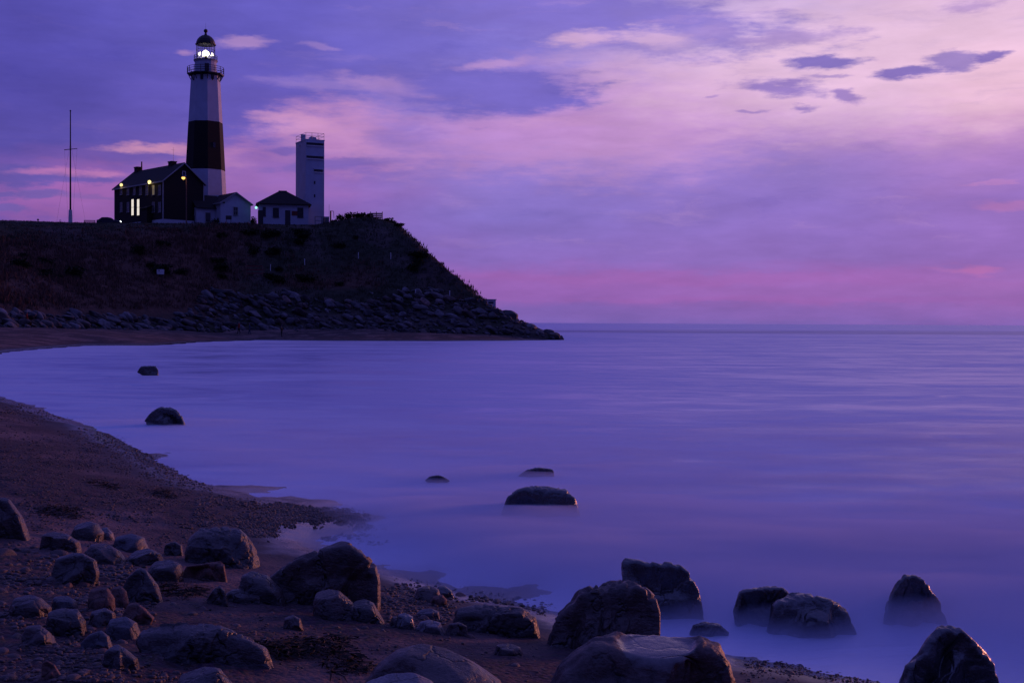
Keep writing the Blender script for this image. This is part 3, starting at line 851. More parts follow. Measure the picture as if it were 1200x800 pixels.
# name-free table: label, outline in reference pixels, options
BOULDERS = [
    ('dark domed granite boulder beside the pebble bank, its seaward flank lit orange', [(218, 645), (222, 629), (234, 618), (262, 615), (280, 618), (292, 629), (300, 645), (307, 661), (285, 664), (240, 664), (220, 662)], dict(depth=0.8, mat='grey_rock', cuts=3, ridge=0.05, sub=6)),
    ('largest craggy brown boulder above the wet sand, with a peaked top and streaked seaward face', [(313, 674), (335, 655), (368, 643), (386, 636), (400, 630), (412, 635), (432, 648), (441, 660), (446, 676), (448, 700), (444, 712), (400, 712), (340, 702), (316, 692)], dict(depth=0.75, hard=0.7, mat='brown_rock', cuts=7, rough=0.05, fine=0.03, ridge=0.08, sub=6)),
    ('smooth egg-shaped dark boulder leaning at the foot of the craggy brown boulder', [(367, 706), (371, 693), (384, 688), (398, 692), (413, 705), (420, 716), (416, 725), (385, 726), (369, 720)], dict(depth=0.8, mat='brown_rock', cuts=1, rough=0.02, fine=0.01)),
    ('low dark tapering stone between the egg-shaped boulder and the pebbly strand', [(408, 716), (416, 702), (426, 700), (438, 706), (456, 722), (450, 729), (415, 728)], dict(depth=0.7, mat='grey_rock', cuts=2)),
    ('smooth slanting slab-like boulder beside the craggy brown boulder, low at its seaward end', [(279, 690), (284, 673), (296, 668), (314, 674), (330, 690), (338, 701), (330, 707), (300, 705), (282, 702)], dict(depth=0.7, mat='grey_rock', cuts=2, rough=0.03)),
    ('dark wedge stone with a sharp peak on the sand near the slanting slab-like boulder', [(242, 702), (250, 690), (257, 685), (264, 692), (271, 706), (262, 710), (246, 708)], dict(depth=0.8, hard=0.7, mat='grey_rock', cuts=4)),
    ('squat dark stone tucked against the landward end of the slanting slab-like boulder', [(262, 697), (272, 690), (290, 688), (306, 695), (312, 703), (300, 707), (268, 704)], dict(depth=0.8, mat='grey_rock', cuts=3)),
    ('reddish brown flat-topped block in front of the domed granite boulder', [(214, 669), (217, 662), (236, 660), (248, 658), (258, 655), (263, 660), (268, 676), (266, 681), (216, 680)], dict(depth=0.5, hard=0.7, mat='red_rock', cuts=5, lean=0.1)),
    ('rounded grey boulder beside the reddish flat-topped block', [(173, 668), (182, 657), (198, 655), (211, 660), (215, 670), (214, 680), (180, 678)], dict(depth=0.9, mat='grey_rock', cuts=1, rough=0.03)),
    ('pyramid-shaped dark boulder at the edge of the stone field', [(142, 690), (150, 674), (163, 663), (172, 668), (184, 684), (193, 702), (180, 706), (148, 704)], dict(depth=0.8, hard=0.7, mat='grey_rock', cuts=4)),
    ('broad blocky grey boulder with a flat sloping top amid the stone field', [(60, 670), (66, 652), (82, 645), (98, 648), (112, 656), (116, 672), (112, 683), (84, 685), (64, 680)], dict(depth=0.8, hard=0.7, mat='grey_rock', cuts=5)),
    ('tall tapering brown boulder at the landward edge of the stone field', [(-30, 612), (-12, 588), (0, 579), (10, 584), (24, 604), (38, 624), (34, 633), (-20, 634)], dict(depth=0.7, hard=0.7, mat='brown_rock', cuts=4)),
    ('dark round-backed boulder half sunk in sand beyond the stone field', [(78, 627), (90, 614), (103, 610), (114, 613), (121, 624), (120, 632), (84, 631)], dict(depth=0.8, mat='grey_rock', cuts=2)),
    ('pale-edged smooth stone leaning on the dark round-backed boulder', [(118, 628), (120, 618), (125, 617), (132, 624), (136, 631), (128, 632)], dict(depth=0.8, mat='pale_rock', cuts=1, rough=0.02)),
    ('long low brown boulder with a ragged top below the dark round-backed boulder', [(46, 640), (50, 626), (62, 622), (80, 626), (92, 634), (97, 645), (80, 646), (52, 644)], dict(depth=0.7, mat='brown_rock', cuts=3)),
    ('low brown boulder sloping to the sea beside the broad blocky grey boulder', [(100, 646), (108, 637), (124, 636), (140, 645), (153, 658), (140, 660), (112, 654)], dict(depth=0.7, mat='brown_rock', cuts=2)),
    ('flat dark bluish boulder behind the low brown sloping boulder', [(128, 640), (136, 628), (152, 624), (168, 629), (177, 640), (172, 646), (134, 645)], dict(depth=0.8, mat='blue_rock', cuts=3)),
    ('grey lumpy boulder between the flat bluish boulder and the rounded grey boulder', [(148, 656), (158, 644), (172, 641), (188, 648), (196, 658), (186, 662), (154, 662)], dict(depth=0.8, mat='grey_rock', cuts=3)),
    ('small dark block at the landward foot of the domed granite boulder', [(192, 646), (194, 637), (204, 633), (213, 638), (216, 648), (204, 651)], dict(depth=0.9, hard=0.7, mat='grey_rock', cuts=4)),
    ('upright rounded cobble with a pink seaward face in the heart of the stone field', [(103, 704), (106, 690), (116, 686), (126, 688), (134, 700), (136, 713), (124, 716), (106, 714)], dict(depth=0.7, mat='red_rock', cuts=2)),
    ('upright oval reddish cobble touching the pink-faced cobble', [(130, 702), (132, 688), (140, 685), (148, 692), (151, 706), (144, 713), (134, 712)], dict(depth=0.7, mat='red_rock', cuts=1)),
    ('rounded brown boulder with a sloping shoulder at the inland side of the stone field', [(12, 712), (18, 700), (34, 695), (48, 700), (60, 712), (56, 722), (20, 722)], dict(depth=0.8, mat='brown_rock', cuts=2)),
    ('squarish dark boulder with an orange seaward edge in the stone field', [(55, 730), (58, 716), (72, 711), (90, 712), (99, 726), (102, 740), (92, 745), (60, 744)], dict(depth=0.8, mat='grey_rock', cuts=3)),
    ('blue-grey rounded boulder above the squarish dark boulder', [(58, 712), (64, 699), (78, 697), (90, 704), (93, 714), (80, 718), (62, 718)], dict(depth=0.8, mat='blue_rock', cuts=2)),
    ('low dark boulder beside the upright cobbles', [(102, 728), (108, 716), (122, 711), (134, 717), (140, 728), (130, 734), (106, 734)], dict(depth=0.8, mat='grey_rock', cuts=3)),
    ('angular reddish boulder with a ridged top beside the whale-backed boulder', [(142, 722), (150, 707), (158, 704), (170, 712), (180, 724), (172, 732), (148, 732)], dict(depth=0.8, hard=0.7, mat='red_rock', cuts=5)),
    ('smooth dark boulder against the landward end of the whale-backed boulder', [(124, 738), (130, 725), (146, 721), (160, 729), (168, 740), (160, 748), (128, 746)], dict(depth=0.8, mat='blue_rock', cuts=2)),
    ('bluish boulder with a pointed crest below the smooth dark boulder', [(94, 752), (104, 742), (118, 737), (127, 744), (136, 756), (126, 762), (98, 760)], dict(depth=0.8, hard=0.7, mat='blue_rock', cuts=4)),
    ('dark wedge-shaped boulder sloping seaward on gravel below the whale-backed boulder', [(116, 778), (124, 762), (136, 753), (148, 760), (160, 770), (168, 777), (150, 784), (122, 784)], dict(depth=0.7, mat='grey_rock', cuts=3)),
    ('low brown boulder with a long sloping side on the inland gravel', [(26, 744), (32, 733), (46, 731), (58, 740), (72, 752), (60, 756), (32, 752)], dict(depth=0.7, mat='brown_rock', cuts=2)),
    ('small split stone with a pink edge standing on the inland gravel', [(50, 790), (49, 776), (54, 772), (64, 778), (71, 790), (66, 796)], dict(depth=0.7, hard=0.7, mat='red_rock', cuts=4)),
    ('whale-backed long dark boulder lying across the sand', [(158, 752), (166, 734), (184, 727), (216, 726), (258, 732), (290, 744), (312, 758), (325, 771), (322, 777), (270, 776), (200, 768), (164, 762)], dict(depth=0.36, mat='grey_rock', cuts=3, rough=0.03, ridge=0.05, sub=6)),
    ('domed grey boulder cut by the bottom of the view near the whale-backed boulder', [(203, 806), (214, 789), (238, 779), (258, 783), (272, 800), (276, 822), (205, 822)], dict(depth=0.8, mat='grey_rock', cuts=2)),
    ('broad dark brown boulder with a humped back rising from the sand', [(425, 800), (440, 778), (464, 760), (494, 752), (522, 757), (556, 776), (586, 796), (606, 822), (590, 834), (430, 834)], dict(depth=0.7, mat='brown_rock', cuts=3, rough=0.04, sub=6)),
    ('smooth pale grey boulder in front of the broad humped boulder', [(418, 812), (432, 796), (456, 786), (482, 786), (506, 797), (520, 814), (520, 838), (418, 838)], dict(depth=0.8, mat='pale_rock', cuts=1, rough=0.02)),
    ('long flat-topped boulder with a wavy overhanging skirt at the edge of the wet sand', [(530, 730), (533, 714), (548, 706), (568, 705), (590, 709), (612, 711), (628, 722), (636, 736), (632, 744), (580, 742), (540, 740)], dict(depth=0.5, mat='grey_rock', cuts=3, ridge=0.06)),
    ('rounded brown stone in the pebbly strand beside the wet sand', [(485, 698), (490, 688), (502, 685), (514, 690), (522, 700), (508, 704), (488, 703)], dict(depth=0.9, mat='brown_rock', cuts=2)),
    ('pointed wet stone at the sea edge of the pebbly strand', [(510, 694), (514, 686), (520, 685), (530, 692), (536, 698), (522, 700)], dict(depth=0.8, mat='wet_rock', cuts=3)),
    ('reddish cobble under the rounded brown stone in the pebbly strand', [(504, 705), (508, 698), (518, 696), (524, 702), (522, 708), (508, 709)], dict(depth=0.8, mat='red_rock', cuts=1)),
    ('pale banded stone lying between the pebbly strand and the long flat-topped boulder', [(487, 736), (492, 728), (503, 725), (516, 729), (526, 737), (515, 741), (492, 741)], dict(depth=0.7, mat='pale_rock', cuts=2)),
    ('low shining stone just inland of the pale banded stone', [(488, 718), (494, 713), (504, 712), (514, 716), (518, 721), (504, 724), (490, 722)], dict(depth=0.7, mat='blue_rock', cuts=1)),
    ('dark domed stone beside the pale banded stone', [(462, 732), (466, 720), (474, 717), (484, 722), (490, 731), (484, 736), (466, 736)], dict(depth=0.8, mat='wet_rock', cuts=1)),
    ('small rounded brown stone at the foot of the dark domed stone', [(456, 730), (460, 722), (467, 720), (474, 726), (476, 732), (466, 734)], dict(depth=0.8, mat='brown_rock', cuts=1)),
    ('flat brown stone sunk in the sand in front of the long flat-topped boulder', [(574, 764), (582, 755), (598, 753), (610, 758), (617, 764), (600, 767), (580, 767)], dict(depth=0.6, mat='brown_rock', cuts=2)),
    ('stubby dark stone leaning on the landward end of the long flat-topped boulder', [(522, 738), (526, 730), (538, 728), (548, 733), (550, 742), (538, 745), (524, 743)], dict(depth=0.8, hard=0.7, mat='brown_rock', cuts=4)),
    ('squat brown stone on open sand inland of the craggy brown boulder', [(330, 733), (334, 723), (342, 719), (352, 724), (359, 733), (350, 738), (334, 737)], dict(depth=0.8, mat='brown_rock', cuts=3)),
    ('big brown rounded boulder with deep creases, standing behind the flat-topped foremost boulder', [(636, 744), (646, 722), (664, 706), (674, 690), (696, 683), (708, 675), (734, 676), (756, 685), (769, 698), (774, 716), (774, 742), (730, 762), (680, 766), (645, 760)], dict(depth=0.8, hard=0.7, mat='brown_rock', cuts=4, rough=0.05, ridge=0.08, sub=6)),
    ('foremost huge flat-topped boulder with a wet shining hollow on its crown', [(640, 812), (655, 778), (676, 758), (700, 742), (726, 730), (772, 732), (822, 742), (846, 752), (858, 776), (866, 812), (868, 850), (640, 850)], dict(depth=0.75, hard=0.3, mat='pool_rock', cuts=3, rough=0.03, ridge=0.03, sub=6, lean=0.12, top=0.16, hollow=True)),
]
SEA_ROCKS = [
    ('tall dark wet block standing in the surf behind the big creased boulder', [(725, 700), (725, 652), (732, 646), (748, 649), (768, 653), (782, 650), (796, 655), (808, 666), (820, 690), (831, 716), (829, 728), (770, 730), (728, 728)], dict(depth=0.7, cuts=6, fine=0.05, sub=6)),
    ('blocky black rock with a ridged sloping top in the surf, beaked seaward', [(858, 716), (865, 690), (880, 683), (905, 680), (922, 683), (934, 696), (946, 714), (942, 736), (900, 738), (862, 732)], dict(depth=0.8, cuts=7, fine=0.06, sub=6)),
    ('long low scaly rock leaning against the blocky black rock in the surf', [(896, 738), (904, 706), (924, 690), (940, 690), (956, 696), (976, 701), (992, 713), (1009, 730), (1000, 741), (950, 745)], dict(depth=0.5, cuts=1, hard=0.3, fine=0.07, sub=6)),
    ('peaked dark rock alone in the surf with a pink lit edge', [(1030, 716), (1042, 694), (1052, 672), (1064, 663), (1076, 666), (1090, 681), (1106, 704), (1120, 728), (1110, 736), (1040, 732)], dict(depth=0.8, cuts=5, fine=0.05, sub=6)),
    ('nearest pointed black rock at the sea edge, with a rough pink-lit slope', [(1040, 796), (1058, 776), (1074, 762), (1086, 742), (1104, 723), (1120, 728), (1142, 748), (1166, 772), (1184, 800), (1190, 816), (1120, 822), (1046, 812)], dict(depth=0.75, cuts=6, fine=0.06, sub=6)),
    ('low flat rock awash beside the tall dark wet block', [(804, 742), (812, 731), (826, 727), (842, 729), (856, 740), (850, 747), (812, 747)], dict(depth=0.8, cuts=2)),
    ('largest rounded black rock out in the calm water, its seaward side tinged orange', [(582, 596), (592, 580), (606, 570), (624, 566), (642, 564), (662, 568), (676, 580), (684, 598), (680, 606), (640, 608), (590, 606)], dict(depth=0.8, cuts=4, fine=0.05, sub=6)),
    ('thin wedge-shaped rock breaking the water behind the largest rounded black rock', [(600, 556), (616, 550), (634, 545), (646, 544), (650, 550), (651, 557), (625, 559)], dict(depth=0.5, cuts=3)),
    ('small grey rock almost awash, alone in the misty shallows', [(496, 562), (503, 557), (512, 555), (520, 558), (528, 563), (512, 566)], dict(depth=0.6, cuts=3)),
    ('dark peaked rock in the bay close to the gravel shore', [(168, 492), (176, 481), (188, 475), (198, 474), (207, 479), (214, 487), (220, 496), (210, 499), (176, 498)], dict(depth=0.7, cuts=4, fine=0.05)),
    ('farthest dark rock in the bay, low and jagged', [(160, 436), (164, 429), (172, 427), (182, 427), (186, 433), (186, 438), (174, 440)], dict(depth=0.7, cuts=4, fine=0.05)),
]

build_ground()
build_sea()
build_mist()

# ---------------------------------------------------------------- rocks
_ico = {}
def ico(sub):
    if sub not in _ico:
        bm = bmesh.new()
        bmesh.ops.create_icosphere(bm, subdivisions=sub, radius=1.0)
        V = np.array([v.co[:] for v in bm.verts])
        F = np.array([[v.index for v in f.verts] for f in bm.faces])
        bm.free()
        _ico[sub] = (V, F)
    V, F = _ico[sub]
    return V.copy(), F
def cut_planes(P, planes, hard=0.9):
    for n, c in planes:
        n = np.asarray(n, float)
        n = n / np.linalg.norm(n)
        d = P @ n - c
        P = P - np.where(d > 0, d * hard, 0)[:, None] * n
    return P
def free_rock(seed, shape=(1, 1, 1), sub=4, rough=0.16, cuts=6, fine=0.04, square=2.0):
    """an irregular stone of about unit radius: rounded or blocky solid, cut by random planes, roughened"""
    r = np.random.RandomState(seed)
    V, F = ico(sub)
    if square != 2.0:
        V = V / (np.abs(V) ** square).sum(1)[:, None] ** (1 / square)
    P = V * (1 + rough * 2 * fbm(V * 0.9 + seed * 3.1, 2, seed))[:, None]
    pl = []
    for _ in range(cuts):
        n = r.normal(size=3)
        n /= np.linalg.norm(n)
        pl.append((n, r.uniform(0.62, 0.92)))
    P = cut_planes(P, pl)
    P = P * np.array(shape)
    P = P * (1 + fine * 2 * fbm(V * 3.2 + seed, 4, seed + 5))[:, None]
    return P, F
def outline_rock(name, pts, depth, sub, seed, mat, cuts=5, rough=0.03, fine=0.02, sea=False, lean=0.25, back=0.6, base=None, ridge=0.0, top=0.26, hard=0.0, hollow=False):
    """a solid stone with its own depth: the traced outline gives its width and height where it stands"""
    r = np.random.RandomState(seed)
    pts = np.array(pts, float)
    cx = (pts[:, 0].min() + pts[:, 0].max()) / 2
    by = base if base is not None else pts[:, 1].max()
    if sea:
        hp = atz(cx, by, 0.0)
        Yb = hp.y
    else:
        h, ok = hit_ground(cx, by)
        Yb = h[0, 1]
    hw = (pts[:, 0].max() - pts[:, 0].min()) / 2 * Yb / FPX
    D = depth * hw
    Yc = Yb + D * back
    zg = 0.0 if sea else float(near_z(np.array([at(cx, by, Yc).x]), np.array([Yc]))[0])
    Q = []
    for a, b in pts:                       # on a plane that leans back with the stone
        y = Yc
        for _ in range(4):
            v = at(a, b, y)
            y = Yc + lean * max(0.0, v.z - zg)
        Q.append(at(a, b, y)[:])
    Q = np.array(Q)
    zt = Q[:, 2].max()
    c = np.array([Q[:, 0].min() * 0.5 + Q[:, 0].max() * 0.5, Yc, zg * 0.72 + zt * 0.28])
    bury = max(0.08, 0.25 * (zt - zg))
    q = np.stack([Q[:, 0] - c[0], Q[:, 2] - c[2]], -1)
    # drop the outline's foot below the ground
    lowm = q[:, 1] < (zg - c[2]) + 0.22 * (zt - zg)
    q[lowm, 1] = np.minimum(q[lowm, 1], zg - c[2]) - bury
    dense = []
    for i in range(len(q)):
        a, b = q[i], q[(i + 1) % len(q)]
        for t in np.linspace(0, 1, 14, endpoint=False):
            dense.append(a * (1 - t) + b * t)
    dense = np.array(dense)
    th, rr = np.arctan2(dense[:, 1], dense[:, 0]), np.hypot(dense[:, 0], dense[:, 1])
    o = np.argsort(th)
    tt = np.linspace(-math.pi, math.pi, 361)
    prof = np.interp(tt, th[o], rr[o], period=2 * math.pi)
    k = np.array([1, 2, 1]) / 4.0
    prof = np.convolve(np.concatenate([prof[-2:-1], prof, prof[1:2]]), k, 'valid')
    a_, b_ = (q[:, 0].max() - q[:, 0].min()) / 2, (q[:, 1].max() - q[:, 1].min()) / 2
    V, F = ico(sub)
    # blockier than a ball, so that the face towards us is a face
    Vs = V / (np.abs(V) ** 2.7).sum(1)[:, None] ** (1 / 2.7)
    al = np.arctan2(Vs[:, 2], Vs[:, 0])
    rad = np.maximum(1 - np.minimum(np.abs(Vs[:, 1]), 1) ** 2.5, 0) ** (1 / 2.5)
    Rp = np.interp(al, tt, prof)
    Re = a_ * b_ / np.sqrt((b_ * np.cos(al)) ** 2 + (a_ * np.sin(al)) ** 2)
    w = sstep(0.15, 0.9, rad / np.maximum(1e-6, rad.max()))
    Rf = Re * (1 - w) + Rp * w
    P = np.stack([Rf * rad * np.cos(al), Vs[:, 1] * D, Rf * rad * np.sin(al)], -1)
    # the back falls away, the top leans away from us
    tv = (CAMH - zg) / Yc
    P[:, 2] -= 1.5 * tv * np.maximum(P[:, 1], 0) * sstep(-0.2, 0.5, P[:, 2] / max(1e-6, zt - c[2]))
    P[:, 1] += lean * np.maximum(P[:, 2] - (zg - c[2]), -0.1)
    size = math.sqrt(a_ * max(zt - zg, 0.05))
    if top:
        n = np.array([r.uniform(-0.22, 0.22), -top, 1.0])
        n /= np.linalg.norm(n)
        k0 = P[np.argmax(P[:, 2])]
        k0 = np.array([0, k0[1], k0[2] - 0.10 * size])
        d = (P - k0) @ n
        P = P - np.where((d > 0) & (P[:, 1] < k0[1] + 0.3 * D), d * 0.95, 0)[:, None] * n
    nd = np.hypot(V[:, 0], V[:, 2])
    sil = sstep(0.72 + 0.14 * hard, 0.97 + 0.03 * hard, nd)
    fam = [(-0.35, -0.55, 0.75), (0.35, -0.6, 0.72), (0.8, -0.35, 0.45), (-0.8, -0.45, 0.35), (0.05, -1.0, 0.12), (0.55, -0.85, 0.1), (-0.5, -0.85, 0.2), (0.0, -0.35, 0.94)]
    order = r.permutation(len(fam))
    for j in range(cuts):
        n = np.array(fam[order[j % len(fam)]]) + r.normal(0, 0.16, 3)
        n /= np.linalg.norm(n)
        c0 = np.percentile(P @ n, r.uniform(76 - 16 * hard, 91 - 10 * hard) if cuts > 2 else r.uniform(86, 94))
        d = P @ n - c0
        P = P - (np.where(d > 0, d * 0.94, 0) * (1 - 0.92 * sil))[:, None] * n
    nrm = P / (np.linalg.norm(P, axis=1)[:, None] + 1e-9)
    wr = 1 - 0.6 * w
    f1 = fbm(P / size * 1.3 + seed, 3, seed)
    f2 = fbm(P / size * 4.0 + seed, 5, seed + 3, 0.55)
    f3 = 0.5 - np.abs(fbm(P / size * np.array([2.2, 2.2, 3.6]) + seed * 1.7, 4, seed + 6)) * 2
    P = P + nrm * ((rough * 2 * f1 + fine * 1.7 * f2 + fine * 2.0 * (f3 - 0.3)) * size * wr)[:, None]
    if ridge:
        d = np.array([0.5, 0.3, 1.0]) / 1.16
        s = np.abs(fbm(np.stack([P @ np.array([1.0, 0.2, -0.5]), P[:, 1], P @ d * 0.25], -1) / size * 4.0 + seed, 3, seed + 8))
        P = P - nrm * (ridge * size * sstep(0.12, 0.0, s))[:, None]
    if hollow:
        hi = P[:, 2] > np.percentile(P[:, 2], 88)
        yc = P[hi, 1].mean() - 0.04
        e = ((P[:, 0] - 0.08) / 0.24) ** 2 + ((P[:, 1] - yc) / 0.22) ** 2
        wet = sstep(1.3, 0.6, e) * (P[:, 2] > 0.1)
        z0 = P[wet > 0.8, 2].mean() - 0.012
        P[:, 2] = P[:, 2] * (1 - wet) + (z0 + 0.10 * (P[:, 1] - yc) + 0.04 * (P[:, 2] - z0)) * wet
    me = mesh_np(name, P, F)
    if hollow:
        attr(me, 'wet', wet)
    ob = link(name, me, mat, smooth=True)
    ob.location = c
    return ob

def build_boulders():
    for i, (lab, pts, kw) in enumerate(BOULDERS):
        kw = dict(kw)
        mat = M[kw.pop('mat')]
        kw.setdefault('sub', 5)
        o = outline_rock('boulder', pts, seed=100 + i * 7, mat=mat, **kw)
        tag(o, lab, 'boulder', BEACH)
    for i, (lab, pts, kw) in enumerate(SEA_ROCKS):
        kw = dict(kw)
        kw['sub'] = 6
        kw['cuts'] = kw['cuts'] + 3
        kw['fine'] = 0.020
        kw['rough'] = 0.02
        kw.setdefault('ridge', 0.05)
        kw.setdefault('hard', 1.0)
        kw.setdefault('top', 0.14)
        o = outline_rock('sea_rock', pts, seed=500 + i * 11, mat=M['wet_rock'], sea=True, **kw)
        tag(o, lab, 'rock', SURF)
build_boulders()

# ---------------------------------------------------------------- cobbles one can count, and gravel nobody could
def in_poly(px, py, poly):
    return sdist(px, py, np.array(poly, float)) > 0
def sample_poly(poly, n, rs):
    poly = np.array(poly, float)
    lo, hi = poly.min(0), poly.max(0)
    out = np.zeros((0, 2))
    while len(out) < n:
        q = rs.uniform(lo, hi, (n * 3, 2))
        out = np.concatenate([out, q[in_poly(q[:, 0], q[:, 1], poly)]])
    return out[:n]
BLOCKED = [np.array(b[1], float) for b in BOULDERS]
def clear_of_boulders(q, pad=0.0):
    ok = np.ones(len(q), bool)
    for b in BLOCKED:
        ok &= sdist(q[:, 0], q[:, 1], b) < pad
    return ok
def build_cobbles():
    rs = np.random.RandomState(5)
    protos = []
    for k in range(10):
        P, F = free_rock(900 + k, (1.0, rs.uniform(0.7, 0.95), rs.uniform(0.5, 0.72)), 3, 0.12, 3, 0.02)
        me = mesh_np('cobble', P, F)
        me.materials.append(M['cobble'])
        me.polygons.foreach_set('use_smooth', [True] * len(me.polygons))
        protos.append(me)
    zones = [
        ([(0, 636), (60, 640), (170, 660), (160, 735), (120, 800), (0, 800)], 170, (9, 30), 'rounded cobble half bedded among the big boulders of the stone field', 'cobbles of the stone field'),
        ([(448, 690), (470, 684), (540, 694), (640, 716), (632, 716), (545, 704), (526, 728), (456, 733)], 55, (6, 19), 'wet rounded cobble in the pebbly strand between the boulders and the wet sand', 'cobbles of the pebbly strand'),
        ([(190, 680), (330, 706), (460, 735), (640, 750), (630, 790), (560, 770), (430, 760), (330, 765), (200, 720)], 46, (5, 15), 'small loose stone lying on open sand', 'loose stones on the sand'),
        ([(120, 560), (230, 600), (340, 660), (200, 650), (60, 610), (0, 560), (0, 500), (60, 500)], 14, (3, 8), 'small loose stone on the gravelly upper beach', 'loose stones on the upper beach'),
        ([(440, 690), (470, 676), (660, 706), (640, 718)], 12, (3, 9), 'dark stone at the lapping edge of the wet sand', 'stones at the edge of the wet sand'),
    ]
    placed = []
    for poly, n, (s0, s1), lab, grp in zones:
        q = sample_poly(poly, n * 9, rs)
        q = q[clear_of_boulders(q, -1.0)]
        cnt = 0
        for a, b in q:
            size = s0 + (s1 - s0) * rs.uniform() ** 1.9
            if any(abs(a - u) < (size + w) * 0.36 and abs(b - v) < (size + w) * 0.24 for u, v, w in placed):
                continue
            h, ok = hit_ground(a, b)
            if not ok[0]:
                continue
            placed.append((a, b, size))
            X, Y, Z = h[0]
            rad = size / 2 * Y / FPX
            me = protos[rs.randint(len(protos))]
            o = bpy.data.objects.new('cobble', me)
            COL.objects.link(o)
            sc = rad * rs.uniform(0.85, 1.15, 3)
            o.scale = sc
            o.location = (X, Y, Z - sc[2] * 0.2)
            o.rotation_euler = (rs.uniform(-0.3, 0.3), rs.uniform(-0.3, 0.3), rs.uniform(0, 6.28))
            tag(o, lab, 'cobble', grp)
            cnt += 1
            if cnt >= n:
                break
def merged(name, mat, Ps, Fs, pos, scale, rot, tilt=None, smooth=False):
    """many small solids as one mesh; Ps/Fs prototypes, one picked per position"""
    rs = np.random.RandomState(len(pos))
    V_all, F_all, off = [], [], 0
    pick = rs.randint(len(Ps), size=len(pos))
    for k in range(len(Ps)):
        ii = np.where(pick == k)[0]
        if not len(ii):
            continue
        P, F = Ps[k], Fs[k]
        q = P[None] * scale[ii][:, None, :]
        if tilt is not None:
            t = tilt[ii]
            c, s = np.cos(t)[:, None], np.sin(t)[:, None]
            q = np.stack([q[..., 0] * c + q[..., 2] * s, q[..., 1], -q[..., 0] * s + q[..., 2] * c], -1)
        c, s = np.cos(rot[ii])[:, None], np.sin(rot[ii])[:, None]
        q = np.stack([q[..., 0] * c - q[..., 1] * s, q[..., 0] * s + q[..., 1] * c, q[..., 2]], -1) + pos[ii][:, None, :]
        n = len(P)
        V_all.append(q.reshape(-1, 3))
        F_all.append((F[None] + (np.arange(len(ii)) * n)[:, None, None]).reshape(-1, F.shape[1]) + off)
        off += n * len(ii)
    me = mesh_np(name, np.concatenate(V_all), np.concatenate(F_all))
    return link(name, me, mat, smooth=smooth)
def build_gravel():
    rs = np.random.RandomState(11)
    Ps, Fs = [], []
    for k in range(6):
        P, F = free_rock(300 + k, (1, 0.8, 0.55), 2, 0.14, 2, 0.0)
        Ps.append(P)
        Fs.append(F)
    zones = [   # polygon, count, size px range, probability shaping
        ([(230, 584), (262, 580), (330, 588), (420, 604), (456, 630), (430, 634), (350, 628), (280, 630), (225, 612)], 7500, (1.6, 5.5)),
        ([(300, 590), (420, 596), (500, 632), (440, 640), (330, 628)], 1500, (2.6, 6.5)),
        ([(0, 466), (60, 484), (130, 510), (240, 566), (260, 590), (180, 596), (60, 580), (0, 560)], 6500, (1.2, 4.2)),
        ([(0, 560), (150, 590), (330, 630), (310, 660), (180, 640), (0, 640)], 1700, (1.5, 6)),
        ([(0, 640), (170, 660), (190, 740), (240, 775), (200, 800), (0, 800)], 3600, (2, 12)),
        ([(445, 690), (470, 682), (640, 712), (640, 722), (540, 708), (520, 735), (445, 735)], 1500, (2, 9)),
        ([(430, 690), (470, 674), (560, 690), (660, 708), (640, 720), (540, 700)], 160, (2, 7)),
        ([(190, 690), (330, 708), (640, 745), (640, 800), (330, 800), (200, 740)], 700, (2, 6.5)),
        ([(868, 772), (930, 778), (1050, 792), (1080, 812), (870, 816)], 900, (2, 6.5)),
        ([(866, 764), (930, 770), (1050, 786), (1050, 792), (868, 774)], 130, (2, 5)),
        ([(60, 478), (130, 500), (240, 556), (260, 575), (240, 572), (130, 512), (60, 486)], 240, (1.2, 3.2)),
    ]
    pos, sc = [], []
    for zi, (poly, n, (s0, s1)) in enumerate(zones):
        q = sample_poly(poly, n * 2, rs)
        cl = vnoise(q * np.array([0.02, 0.05]) + 9, 77) * 0.7 + vnoise(q * np.array([0.07, 0.16]), 78) * 0.3
        q = q[cl + rs.uniform(-0.18, 0.18, len(q)) > 0.44][:n]
        q = q[clear_of_boulders(q, -0.5)]
        h, ok = hit_ground(q[:, 0], q[:, 1])
        h = h[ok & (h[:, 2] > -0.06)]
        size = 0.85 * (s0 + (s1 - s0) * rs.uniform(size=len(h)) ** 3) * 0.5 * h[:, 1] / FPX
        s3 = size[:, None] * rs.uniform(0.75, 1.25, (len(h), 3))
        h[:, 2] += s3[:, 2] * 0.12
        pos.append(h)
        sc.append(s3)
    pos, sc = np.concatenate(pos), np.concatenate(sc)
    o = merged('gravel', M['pebble'], Ps, Fs, pos, sc, rs.uniform(0, 6.28, len(pos)), smooth=True)
    tag(o, 'loose dark gravel and pebbles scattered over the beach', 'gravel', kind='stuff')
